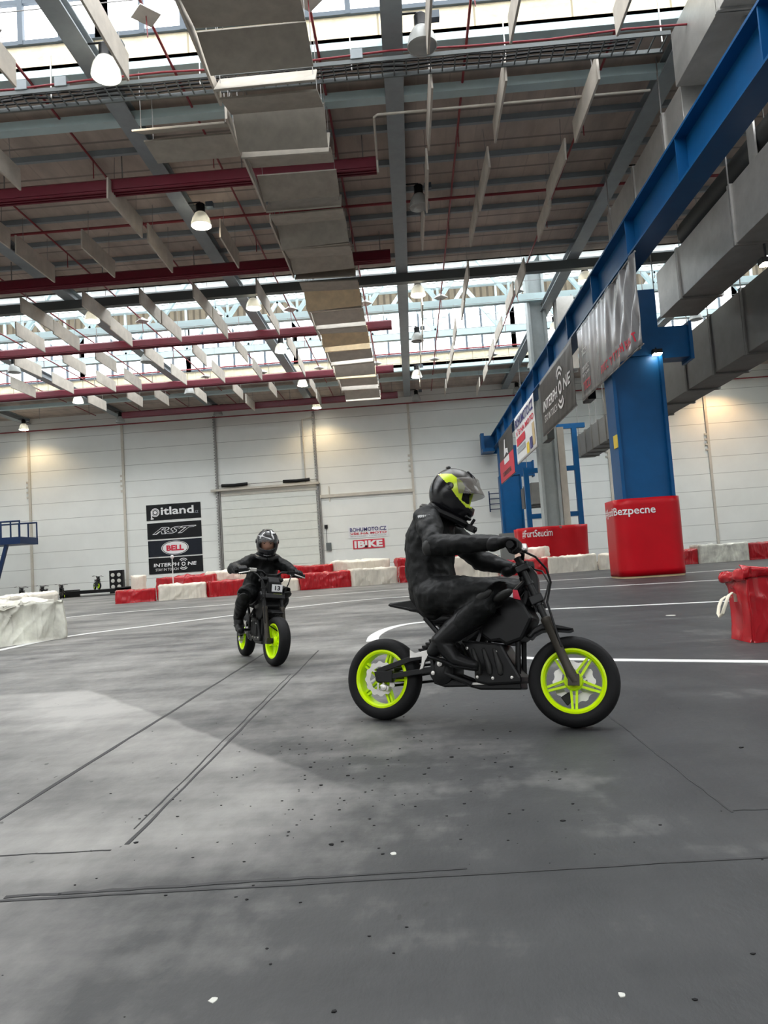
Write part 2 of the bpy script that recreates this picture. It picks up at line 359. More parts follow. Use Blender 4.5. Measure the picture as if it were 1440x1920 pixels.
# pale cyan edge beams and dark purlins across the hall
for y, m, hh, lab in ((17.4, 'cyan', .2, 'pale cyan edge beam under the roof light above the riders'), (19.05, 'cyan', .26, 'pale cyan cross beam just beyond the cable ladder'),
                      (31.2, 'darkbeam', .4, 'dark edge beam where the second ceiling strip ends'), (35.3, 'darkbeam', .42, 'dark cross beam inside the second roof light'),
                      (48.35, 'cyan', .25, 'pale cyan edge beam under the far windows'), (50.0, 'cyan', .26, 'pale cyan cross beam close to the end wall')):
    b = MB(); z0 = 13.86 - (.0 if m == 'cyan' else -.0)
    z = 15.62 if y == 35.3 else ZC - .001 if y in (17.4, 48.35) else 14.12 if m == 'cyan' else 13.84
    b.box(XL, XR, y - .16, y + .16, z - hh, z)
    struct(b, 'cross_beam', m, lab, 'beam')
for k, y in enumerate((20.9, 22.8, 24.6, 26.4, 28.2, 30)):
    b = MB(); b.box(XL, XR, y - .06, y + .06, ZC - .18, ZC - .001)
    struct(b, 'purlin', 'beam', f'thin grey purlin on the brown ceiling strip, {ORD[k]} beyond the cable ladder', 'beam')
# trusses in the monitor
for k, y in enumerate((37.3, 42.2)):
    t = thing('roof_truss', ['pale cyan lattice truss across the second roof light', 'pale cyan lattice truss close to the far windows'][k], 'truss', (0, y, 0), kind='structure')
    b = MB(); b.box(XL, XR, -.17, .17, 14.32, 14.72); b.build('bottom_chord', 'cyan', t)
    b = MB(); b.box(XL, XR, -.15, .15, 17.3, 17.6); b.build('top_chord', 'cyan', t)
    for j in range(20):
        x = XL + 3.8 * j
        for x0, x1 in ((x, x + 1.9), (x + 3.8, x + 1.9)):
            b = MB(); b.bar((x0, 0, 17.3), (x1, 0, 14.72), .2, .2); b.build('diagonal', 'cyan', t)
        b = MB(); b.bar((x + 1.9, 0, 14.72), (x + 1.9, 0, 17.3), .12, .12); b.build('upright', 'cyan', t)

# posts and pipes on the end wall
for k, x in enumerate([SEAM[2], SEAM[3], SEAM[6], SEAM[8], SEAM[9]]):
    b = MB(); b.box(x - .09, x + .09, YB - .12, YB - .001, 0, 13.3)
    for q in range(4): b.box(x - .26, x - .09, YB - .1, YB - .02, 7.9 + q * .4, 8.05 + q * .4)
    struct(b, f'trim_{k+1}', 'post', f'slim beige post on the end wall, {ORD[k]} from the blue platform', 'trim')

# sectional door in the end wall
d = thing('door_1', 'wide cream sectional door in the end wall with white head rail and black springs', 'door', (0, 0, 0), kind='structure')
dl, dr = -14.95, -7.05
b = MB()
for q in range(11):
    z0 = .02 + q * .655; b.box(dl + .2, dr - .2, YB - .09, YB - .002, z0, z0 + .635)
b.build('door_panel', mat('door_cream', (.73, .74, .68), .45, var=.04), d)
b = MB(); b.bar((dl - .5, YB - .28, 7.45), (dr + .1, YB - .28, 7.5), .35, .16); b.box(dl + .2, dr - .1, YB - .14, YB - .01, 7.0, 7.15); b.build('head_rail', 'post', d)
for x0, x1 in ((dl + .35, dl + 2.4), (dr - 2.7, dr - .6)):
    b = MB(); b.tube([(x0, YB - .3, 7.8), ((x0 + x1) / 2, YB - .3, 7.77), (x1, YB - .3, 7.82)], .13, 12); b.build('spring', 'black', d, smooth=True)
b = MB(); b.tube([(dl, YB - .3, 7.8), (dr, YB - .3, 7.8)], .025, 6); b.build('shaft', 'postgrey', d)
for x in (dl, dr):
    b = MB(); b.box(x - .1, x + .02, YB - .16, YB - .002, 0, 13.2); b.box(x + .06, x + .16, YB - .12, YB - .002, 0, 7.5)
    for q in range(60): b.box(x - .16, x + .05, YB - .2, YB - .12, .3 + q * .22, .4 + q * .22)
    b.build('track', 'postgrey', d)
b = MB()
b.tube([(dr - .95, YB - .2, 7.6), (dr - .95, YB - .2, 12.6), (dr - .1, YB - .2, 12.7)], .05, 6); b.build('conduit', 'post', d)
b = MB(); b.box(dr + .1, SEAM[6], YB - .16, YB - .002, 6.32, 6.55); b.box(dr + .8, dr + .86, YB - .14, YB - .01, 6.0, 7.2)
struct(b, 'trim_6', 'post', 'brown header rail on the end wall beside the sectional door', 'trim')
b = MB(); b.box(dr + .3, dr + .55, YB - .12, YB - .002, 3.9, 4.2); o = thing('door_switch', 'small dark control boxes on the wall beside the sectional door', 'switch')
b.build('switch_box', 'black', o); b = MB(); b.box(dr + .35, dr + .75, YB - .14, YB - .002, 2.2, 2.8); b.build('lower_box', 'darkbeam', o)
b = MB(); b.tube([(dr + .42, YB - .06, 2.8), (dr + .42, YB - .06, 3.9)], .02, 6); b.build('cable', 'black', o)

# sheet joints in the floor
def strip(pts, w, z0, z1):
    """flat ribbon on the floor along a polyline; w one width or one per point"""
    pts = [Vector((p[0], p[1], 0)) for p in pts]; ws = w if hasattr(w, '__len__') else [w] * len(pts); L_, R_ = [], []
    for i, p in enumerate(pts):
        d = (pts[min(i + 1, len(pts) - 1)] - pts[max(i - 1, 0)]).normalized(); n = Vector((-d.y, d.x, 0)) * ws[i] / 2
        L_.append(p + n); R_.append(p - n)
    n = len(pts); b = MB(); up = Vector((0, 0, 1))
    vs = [q + up * z for z in (z0, z1) for q in L_ + R_]
    fs = []
    for i in range(n - 1):
        a, c, e, g = i, i + 1, n + i, n + i + 1
        fs += [(a, c, g, e), (2 * n + a, 2 * n + e, 2 * n + g, 2 * n + c), (a, 2 * n + a, 2 * n + c, c), (e, g, 2 * n + g, 2 * n + e)]
    fs += [(0, n, 3 * n, 2 * n), (n - 1, 3 * n - 1, 4 * n - 1, 2 * n - 1)]
    return b.add(vs, fs)
def wob(a, c, n, amp):
    return [(a[0] + (c[0] - a[0]) * i / n + random.uniform(-amp, amp), a[1] + (c[1] - a[1]) * i / n + random.uniform(-amp, amp)) for i in range(n + 1)]
for a, c, w, lab in (((-1.775, 2.55), (-1.80, 9), .022, 'dark sheet joint running up the floor by the second rider'), ((-1.10, 2.60), (-1.16, 8.2), .014, 'double sheet joint running up the floor towards the second bike'), ((-1.135, 2.75), (-1.19, 6.5), .007, 'thin twin seam beside the double joint'),
                     ((-1.4, 2.19), (2.2, 2.252), .012, 'long joint crossing the floor closest to the camera'), ((-1.33, 2.215), (.1, 2.262), .016, 'torn edge along the crossing floor joint'), ((1.046, 4.2), (1.05, 2.60), .010, 'joint below the front wheel of the first bike'),
                     ((1.06, 2.62), (2.0, 2.56), .009, 'short joint turning off below the front wheel'), ((-2.2, 2.555), (-1.14, 2.55), .006, 'faint joint between the two long floor seams')):
    struct(strip(wob(a, c, 26, .004), [w * random.uniform(.6, 1.3) for _ in range(27)], 0, .002), 'floor_joint', 'joint', lab, 'floor joint')

# white track lines
def line(ppx, w, lab, sub=6):
    pts = [at_z(x, y, 0) for x, y in ppx]; out = []
    for i in range(len(pts) - 1):
        p0, p1, p2, p3 = pts[max(i - 1, 0)], pts[i], pts[i + 1], pts[min(i + 2, len(pts) - 1)]
        for j in range(sub):
            t = j / sub; out.append(.5 * ((2 * p1) + (p2 - p0) * t + (2 * p0 - 5 * p1 + 4 * p2 - p3) * t * t + (3 * p1 - p0 - 3 * p2 + p3) * t ** 3))
    out.append(pts[-1])
    struct(strip(out, w, 0, .004), 'floor_marking', 'line', lab, 'track line')
line([(885, 1232), (947, 1233), (1100, 1237), (1440, 1241), (1700, 1244)], .12, 'white track line passing behind the front wheel of the first bike')
line([(698, 1203), (703, 1192), (725, 1180), (760, 1171), (810, 1165), (900, 1156), (1000, 1144), (1180, 1136), (1350, 1128), (1700, 1112)], .15, 'curved white track line with a blunt end behind the rear wheel')
line([(-120, 1242), (0, 1219), (130, 1193), (300, 1171), (443, 1153), (540, 1140), (727, 1121), (1012, 1106), (1357, 1087), (1600, 1072)], .17, 'long white track line sweeping across in front of the grubby block')
line([(123, 1158), (240, 1147), (443, 1132), (560, 1120), (770, 1104), (1010, 1090), (1256, 1076), (1357, 1069), (1600, 1052)], .2, 'faint worn track line close to the far barrier row')

# ------------------------------------------------------------------ roof services
for k, (y, x1) in enumerate(((21.2, -.32), (27.8, -.1), (36.1, -.3), (44.5, -.45), (51.7, -.35))):
    t = thing('heater_trunking', f'long maroon trunking hung across the hall, {ORD[k]} from the camera towards the end wall', 'trunking', (0, y, 13.1), group='maroon trunking lines')
    b = MB(); x0 = XL + .1 if k < 4 else -21
    b.prism([(-.2, .0), (.2, .0), (.2, .3), (.12, .38), (-.12, .38), (-.2, .3)], x0, x1, 'yz')
    b.build('casing', 'maroon', t)
    b = MB()
    for q in range(3): b.tube([(x0, -.14 + .14 * q, -.03), (x1, -.14 + .14 * q, -.03)], .045, 6)
    b.build('tube_run', 'maroon', t, smooth=True)
    x = x1 - .4
    while x > -32: b = MB(); b.bar((x, 0, .36), (x, 0, 1.2), .03, .03); b.build('hanger', 'postgrey', t); x -= 3.8
for y, z, lab in ((24.85, 13.9, 'thin red sprinkler main crossing the brown ceiling strip'), (48.2, 15.3, 'thin red pipe running along the far window sill'), (54.5, 13.2, 'thin red pipe along the top of the end wall'), (16.45, 13.3, 'red cable lying along the cable ladder')):
    b = MB(); n = 40
    b.tube([(XL + .2 + (XR - XL - .4) * i / n, y, z + (.05 * math.sin(i * 1.9) if y < 18 else 0)) for i in range(n + 1)], .05 if y > 18 else .025, 8)
    tag(b.build('sprinkler_pipe' if y > 18 else 'cable', 'redpipe', smooth=True), lab, 'pipe' if y > 18 else 'cable')
PIPEX = [6.05 - 3.8 * k for k in range(9)]
for k, x in enumerate(PIPEX):
    b = MB(); b.tube([(x, 3, 14.08), (x, 54.6, 14.08)], .035, 8)
    t = tag(b.build('sprinkler_pipe', 'redpipe', smooth=True), f'thin dark red sprinkler pipe running to the end wall, {ORD[k]} from the blue crane beam', 'pipe', 'long sprinkler branch pipes')
    for y in (21, 27, 39.5): b = MB(); b.tube([(x, y, 14.08), (x, y, 13.5)], .016, 6); b.build('dropper', 'redpipe', t)
SP = [('above the riders', 15.45), ('in the second roof light', 34.85), ('by the far windows', 45.8)]
for nm, y in SP:
    for k, x in enumerate(PIPEX[:6]):
        b = MB(); r = .36; z = 14.02
        b.add([(x - r, y, z), (x, y - r, z), (x + r, y, z), (x, y + r, z), (x, y, z + .22), (x - r, y, z - .03), (x, y - r, z - .03), (x + r, y, z - .03), (x, y + r, z - .03)],
              [(0, 1, 4), (1, 2, 4), (2, 3, 4), (3, 0, 4), (0, 5, 6, 1), (1, 6, 7, 2), (2, 7, 8, 3), (3, 8, 5, 0), (8, 7, 6, 5)])
        o = tag(b.build('sprinkler_shield', 'galv'), f'small square sprinkler shield {nm}, {ORD[k]} from the blue crane beam', 'sprinkler', 'square sprinkler shields')
        b = MB(); b.tube([(x, y, z), (x + .02, y, z - .55)], .014, 6); b.build('dropper', 'redpipe', o)

# cable ladder
t = thing('cable_ladder', 'dark cable ladder slung across the hall under the first ceiling strip', 'cable ladder', (0, 16.75, 13.15))
for y in (-.3, .3):
    b = MB(); b.box(XL + .2, 7.0, y - .02, y + .02, -.05, .05); b.build('rail', 'darkbeam', t)
b = MB(); x = XL + .3
while x < 7: b.box(x - .015, x + .015, -.28, .28, -.03, .0); x += .3
b.build('rung', 'darkbeam', t)
for q, (y, r) in enumerate(((-.2, .03), (-.08, .022), (.06, .035), (.2, .025))):
    b = MB(); b.tube([(XL + .3 + i * .8, y + .03 * math.sin(i * 2.3 + q), .03 + r + .02 * abs(math.sin(i * .9 + q))) for i in range(65)], r, 6); b.build('cable', 'black', t, smooth=True)
for x in [-42.5 + 3.8 * i for i in range(14)]: b = MB(); b.bar((x, 0, .0), (x, .02, 1.15), .03, .03); b.build('hanger', 'galv', t)
for x, lab in ((-8.9, 'grey junction box on the cable ladder over the lit lamp'), (-7.9, 'second grey junction box on the cable ladder by the lit lamp'), (-.55, 'grey junction box on the cable ladder beside the panel strip')):
    b = MB(); b.box(x - .15, x + .15, 16.4, 16.6, 13.2, 13.45); o = tag(b.build('junction_box', 'beam', bevel=.01), lab, 'junction box')
t = tag(MB().tube([(-.28, 21.0, 12.9), (-.28, 20.9, 13.28), (-.26, 18.9, 13.3), (-.16, 18.8, 13.3), (7.3, 18.8, 13.3)], .035, 8).build('white_pipe', 'post', smooth=True), 'thin pale pipe crossing below the ceiling and turning beside the grey beam', 'pipe')

# high-bay lamps
LY = [16.0, 23.65, 31.75, 38.55, 46.2, 53.1]
def lamp_proto():
    t = thing('high_bay_lamp', '', 'lamp')
    b = MB(); b.lathe([(.001, .34), (.12, .34), (.155, .30), (.155, .05), (.18, 0), (.001, 0)], (0, 0, .44), n=20); b.build('ballast_housing', 'black', t, smooth=True)
    b = MB(); b.lathe([(.17, .44), (.21, .40), (.30, .24), (.345, .05), (.355, -.02), (.34, -.02), (.285, .23), (.19, .40)], n=28); b.build('reflector', 'glass', t, smooth=True)
    b = MB(); b.tube([(0, 0, .77), (0, 0, .84), (-.5, 0, .84)], .025, 8); b.build('hook', 'black', t)
    b = MB(); b.box(.2, .45, -.09, .09, .62, .8); b.tube([(.12, 0, .7), (.2, 0, .7)], .015, 6); b.build('gear_box', 'mullion', t)
    return t
proto = None
for c in range(-3, 5):
    x = .35 - BAY * c + .68
    for j, y in enumerate(LY):
        if c < 0 and j in (0,) or c < -1 and j < 3: continue
        if (c >= 3 and j < 3) or (c == 4 and j < 4): continue
        if proto is None: proto = o = lamp_proto()
        else: o = copy_tree(proto)
        lit = (c == 0 and j in (2, 4)) or (c == 1) or (c == 2 and j in (2, )) or (c == 3 and j in (4,)) or (c == 4 and j == 5)or (c == -1 and j in (2, 3)) or (c == -3 and j == 5)
        o.location = (x, y, 13.05)
        cl = ['three bays beyond the crane beam', 'two bays beyond the crane beam', 'beyond the crane beam', 'beside the grey middle beam', 'over the sectional door', 'over the stacked banners', 'towards the blue platform', 'over the blue platform'][c + 3]
        tag(o, f'{"lit" if lit else "unlit"} high-bay lamp {cl}, {ORD[j]} from the camera', 'lamp', 'high-bay lamps')
        b = MB(); b.lathe([(.001, -.075), (.15, -.065), (.26, -.045), (.335, -.018), (.001, .0)], n=28)
        b.build('lens', 'lamp' if lit else 'glass', o, smooth=True)
        if lit:
            l = bpy.data.lights.new('lamp_light', 'SPOT'); l.energy = LAMP_LIGHT * (1.5 if c < -1 else .9 if j == 5 else 1); l.color = (1, .62, .30) if c < -1 else (1, .74, .42) if j == 5 else (1, .90, .74); l.spot_size = 2.5; l.spot_blend = .6; l.shadow_soft_size = .2
            q = bpy.data.objects.new('lamp_light', l); COL.objects.link(q); q.parent = o; q.location = (0, 0, -.10)

# hanging sound baffles, lengthwise
BX = [6.1, 5.45, 3.1, 1.2, -5.95, -8.6, -10.9, -13.4, -16.15, -17.9, -20.5, -23]
BX = BX[1:]
ROWS = [(13.1, 15.9, 'above the riders', range(0, 8)), (17.15, 19.6, 'by the cable ladder', (0, 1, 2, 5, 7)), (20.9, 23.6, 'just past the first maroon trunking', (0, 1, 2, 4, 6, 8)), (23.9, 26.7, 'before the second maroon trunking', range(0, 9)), (29.2, 31.9, 'past the second maroon trunking', (0, 1, 3, 4, 5, 6, 7)),
        (32.05, 34.8, 'before the third maroon trunking', range(0, 11)), (36.4, 39.1, 'past the third maroon trunking', range(0, 10)), (40.3, 43.0, 'before the fourth maroon trunking', range(0, 11)), (44.9, 47.6, 'past the fourth maroon trunking', range(0, 10)), (48.6, 51.0, 'close to the end wall', (0, 1, 3, 5))]
def baffle_proto():
    b = MB(); b.box(-.03, .03, 0, 2.7, 0, .68)
    o = b.build('sound_baffle', 'baffle', bevel=.008)
    for y in (.5, 2.2): h = MB(); h.bar((0, y, .67), (0, y, 1.6), .012, .012); h.build('hanger', 'postgrey', o)
    return o
proto = None
for y0, y1, nm, cols in ROWS:
    cols = list(cols)
    for n, c in enumerate(cols):
        if proto is None: o = proto = baffle_proto()
        else: o = copy_tree(proto)
        o.location = (BX[c] + random.uniform(-.08, .08), y0 + random.uniform(-.12, .12), 12.72 + random.uniform(-.05, .05))
        o.rotation_euler = (random.uniform(-.012, .012), random.uniform(-.04, .04), random.uniform(-.02, .02))
        tag(o, f'pale sound baffle hung edge-on {nm}, {ORD[n]} from the crane beam', 'sound baffle', 'lengthwise sound baffles')
# the folded strip of crosswise panels beside the middle beam
proto = None; n = 0; y = 13.0
while y < 49.5:
    ang = (.95, .25, -.3, .75, .15, -.7)[n % 6] + random.uniform(-.12, .12)
    if proto is None:
        o = proto = thing('crosswise_panel', '', 'sound baffle')
        b = MB(); b.box(-1.18, 1.18, -.52, .52, -.025, .025); b.build('board', 'baffle_shade', o, bevel=.008)
        for xx in (-1.1, 1.1): h = MB(); h.bar((xx, 0, .02), (xx, 0, 1.86), .015, .015); h.build('hanger', 'postgrey', o)
    else: o = copy_tree(proto)
    z = 12.42 + random.uniform(-.05, .05)
    o.location = (-2.68, y, z); [q for q in o.children if q.name.startswith('board')][0].rotation_euler = (ang, random.uniform(-.03, .03), random.uniform(-.03, .03))
    if y > 29:  # boards by the windows stay pale; nearer ones carry their shade in colour
        bo = [q for q in o.children if q.name.startswith('board')][0]; bo.data = bo.data.copy(); bo.data.materials[0] = M['baffle3' if n % 7 in (2, 3) else 'baffle']
    tag(o, f'tilted board of the folded panel strip over the track, {ORD[n]} from the camera', 'sound baffle', 'boards of the folded panel strip')
    y += 1.02 * max(.6, math.cos(ang)) + .06 + (.45 if n % 8 == 7 else 0); n += 1
    if n == 38: break
for k, (ya, yb) in enumerate(((13, 16.4), (16.9, 21.6), (22.4, 27), (30.3, 35), (35.6, 40.2), (41, 46))):
    b = MB(); b.box(-3.96, -3.9, ya, yb, 12.3, 12.62); o = b.build('side_board', 'baffle', bevel=.006)
    for yy in (ya + .4, yb - .4): h = MB(); h.bar((-3.93, yy, 12.6), (-3.85, yy, 14.3), .012, .012); h.build('hanger', 'postgrey', o)
    tag(o, f'long narrow edge board along the folded panel strip, {ORD[k]} from the camera', 'sound baffle', 'edge boards of the folded panel strip')
for x0, yy, k in ((-5.15, 17.3, 0), (-5.15, 18.2, 1)):
    o = copy_tree(proto); o.location = (x0, yy, 12.42); o.children[0].rotation_euler = (.5 - .5 * k, 0, 0)
    tag(o, f'{ORD[k]} of the two spare tilted boards beside the folded strip by the cable ladder', 'sound baffle', 'boards beside the folded panel strip')

for q, (x, lab) in enumerate(((-3.78, 'thin steel cable carrying the outer side of the folded panel strip'), (-1.58, 'thin steel cable carrying the folded panel strip on the middle beam side'))):
    b = MB(); b.tube([(x, -12, 14.28), (x, YB - .01, 14.28)], .012, 6); struct(b, 'suspension_cable', 'postgrey', lab, 'cable')
for q, y in enumerate((13.6, 15.3, 32.55, 34.25, 36.9, 38.6, 40.8, 42.5, 45.4, 47.1)):
    b = MB(); b.tube([(XL, y, 14.29), (XR, y, 14.29)], .012, 6); struct(b, 'suspension_cable', 'postgrey', f'thin steel cable carrying the hung baffles across the hall, {ORD[q]} from the camera', 'cable')

# ------------------------------------------------------------------ crane beam, columns, ducts
t = thing('crane_beam', 'long blue crane runway beam with web stiffeners', 'crane beam', (6.79, 0, 8.95), kind='structure')
b = MB(); b.box(-.30, .30, 2, 54.2, 0, .06); b.box(-.30, .30, 2, 54.2, 1.08, 1.14); b.box(-.03, .03, 2, 54.2, .06, 1.08); b.build('beam_section', 'blue', t)
for i in range(14):
    yy = 4.1 + 3.85 * i
    b = MB(); b.box(-.28, .28, yy - .02, yy + .02, .06, 1.08); b.build('stiffener', 'blue', t)
b = MB(); b.box(-.08, .08, 2, 54.2, 1.14, 1.26); b.build('rail', 'darkbeam', t)
b = MB(); b.box(-1.1, -.2, 52.6, 54.3, -.25, .0); b.box(-1.1, -.85, 53.5, 54.3, 0, 1.3); b.box(-.9, .3, 53.9, 54.3, -.25, 1.15); b.build('end_stop', 'blue', t)
def blue_column(x, y, top, w, dep, lab):
    t = thing('crane_column', lab, 'column', (x, y, 0), kind='structure')
    b = MB()
    for s in (-1, 1): b.box(s * w / 2 - .05, s * w / 2 + .05, -dep / 2, dep / 2, 0, top)
    b.box(-w / 2, w / 2, -.32, -.26, 0, top); b.build('column_shaft', 'blue', t)
    b = MB(); b.box(-w / 2 + .02, w / 2, -dep / 2 + .03, dep / 2 - .03, top, 8.94); b.build('column_head', 'blue', t)
    b = MB(); b.box(w / 2, w / 2 + 1.0, -.3, .3, top - .1, top + .9); b.box(w / 2 + .95, w / 2 + 1.05, -.4, .4, top - .2, top + 1); b.build('bracket', 'blue', t)
    return t
blue_column(7.33, 22.45, 6.85, 1.5, .9, 'massive blue crane column rising from the red wrapped plinth')
blue_column(7.45, 52.4, 6.75, 1.5, .9, 'blue crane column close to the end wall')
b = MB(); b.box(6.3, 9.2, 50.9, 51.85, 0, 2.5); tag(b.build('plinth_box', ['greyplinth']), 'grey box plinth standing before the far blue column', 'plinth')
b = MB()
for s in (-1, 1): b.box(7.45 + s * .42 - .07, 7.45 + s * .42 + .07, 37.35, 38.15, 0, 20)
b.box(7.05, 7.85, 37.7, 37.8, 0, 20)
struct(b, 'steel_column', mat('pale_grey_steel', (.36, .40, .40), .45, var=.1), 'pale grey H-section building column beside the crane beam', 'column')
b = MB(); b.box(8.0, 8.35, 37.5, 38.0, 0, 7.5); struct(b, 'steel_post', 'post', 'brown-grey service post beside the pale steel column', 'post')
t = thing('steel_frame', 'blue square tube ladder frame beside the steel column', 'frame', (0, 42, 0))
for x in (6.95, 9.95):
    b = MB(); b.box(x - .14, x + .14, -.14, .14, 0, 8.4 if x > 8 else 6.0); b.build('upright', 'blue', t)
for z in (3.1, 5.8, 8.3):
    b = MB(); b.box(7.0 if z < 8 else 8.3, 9.9 if z < 8 else 10.6, -.12, .12, z - .14, z + .14); b.build('crossbar', 'blue', t)

def duct(name, lab, x0, x1, y0, y1, z0, z1, m, step, ribs=False):
    t = thing(name, lab, 'duct', ((x0 + x1) / 2, 0, (z0 + z1) / 2)); w = (x1 - x0) / 2; h = (z1 - z0) / 2
    b = MB(); b.box(-w, w, y0, y1, -h, h); b.build('duct_run', m, t, bevel=.01)
    y = y0 + step / 2; i = 0
    while y < y1:
        b = MB()
        for dy in (-.045, .045): b.box(-w - .05, w + .05, y + dy - .03, y + dy + .03, -h - .05, h + .05)
        b.build('flange', m, t)
        if i % 2 == 0:
            for s in (-1, 1): b = MB(); b.bar((s * (w + .03), y, h), (s * (w + .03), y, ZC - (z0 + z1) / 2), .03, .03); b.build('hanger', 'postgrey', t)
        y += step; i += 1
    return t
duct('ventilation_duct', 'big square galvanised duct hung behind the crane beam', 9.0, 10.25, 9, 24.2, 8.68, 10.25, 'galv', 3.8)
duct('ventilation_duct', 'long dark square duct running behind the blue column', 10.8, 11.95, 9, 37.4, 6.72, 8.75, 'duct', 2.4)
duct('ventilation_duct', 'lower dull duct section continuing behind the steel column', 10.8, 11.9, 37.5, 45.2, 6.75, 8.1, 'duct', 1.5)
duct('ventilation_duct', 'short dull duct end beyond the blue frame', 7.9, 9.2, 46, 50.5, 4.1, 5.5, 'duct', 2)
t = duct('ventilation_duct', 'large galvanised duct hung under the roof beside the crane beam top', 7.4, 8.85, 3, 17.4, 12.4, 13.8, 'galv', 3.4)
duct('ventilation_duct', 'smaller galvanised duct run continuing beyond the large roof duct', 7.6, 8.8, 17.6, 24.5, 11.3, 12.6, 'galv', 2.6)
b = MB(); b.lathe([(.45, 0), (.38, .1), (.1, .75), (.08, .9)], (8.1, 15.2, 11.5), n=24); tag(b.build('duct_cowl', 'galv', smooth=True), 'small cone cowl under the large roof duct', 'cowl')
b = MB(); b.tube([(9.62, 8, 10.85), (9.62, 22.5, 10.85)], .48, 20); tag(b.build('insulated_pipe', 'blackpipe', smooth=True), 'fat black insulated pipe above the galvanised duct', 'pipe')
b = MB(); b.box(9.08, 9.13, 17.2, 17.55, 10.3, 12.6); tag(b.build('hanger_strap', 'galv'), 'pale metal strap holding the fat black pipe', 'strap')
duct('ventilation_duct', 'pale upright duct drop behind the crane beam by the steel column', 8.2, 9.1, 36.0, 36.8, 10.2, 14.0, 'galv', 1.2)
b = MB(); b.tube([(9.2, 33.6, 13.2), (10.6, 33.6, 13.2)], .75, 24); tag(b.build('fan_drum', 'post', smooth=True), 'round tan fan drum under the roof behind the crane beam', 'fan')
for (px, py, y), lab in (((1232, 665, 21.95), 'small bright floodlight on the blue column head'), ((1437, 497, 16), 'small bright floodlight under the galvanised duct')):
    p = at_y(px, py, y); t = thing('floodlight', lab, 'lamp', p)
    b = MB(); b.box(-.14, .14, -.1, .1, .02, .16); b.build('housing', 'black', t)
    b = MB(); b.bar((0, 0, .1), (0, .25, .45) if px < 1300 else (0, 0, .5), .04, .04); b.build('arm', 'black', t)
    b = MB(); b.box(-.12, .12, -.11, .08, -.01, .03); b.build('lens', 'lamp', t)
# ------------------------------------------------------------------ blue platform by the end wall
t = thing('access_platform', 'navy blue steel platform with railing against the end wall', 'platform', (0, 50.2, 0))
b = MB(); b.box(-34, -27.6, -1.2, 1.2, 4.0, 4.5); b.build('deck', 'darkblue', t)
for y in (-1.15, 1.15):
    b = MB(); b.tube([(-34, y, 5.62), (-27.62, y, 5.62)], .06, 8); b.build('handrail', 'darkblue', t)
    for x in (-33.2, -31.8, -30.4, -29.0, -28.3, -27.65):
        b = MB(); b.tube([(x, y, 4.5), (x, y, 5.62)], .055, 8); b.build('rail_post', 'darkblue', t)
b = MB(); b.bar((-28.7, -1, 4.0), (-29.9, -1, .0), .22, .22); b.bar((-33, -1, 4), (-33, -1, 0), .22, .22); b.build('leg', 'darkblue', t)

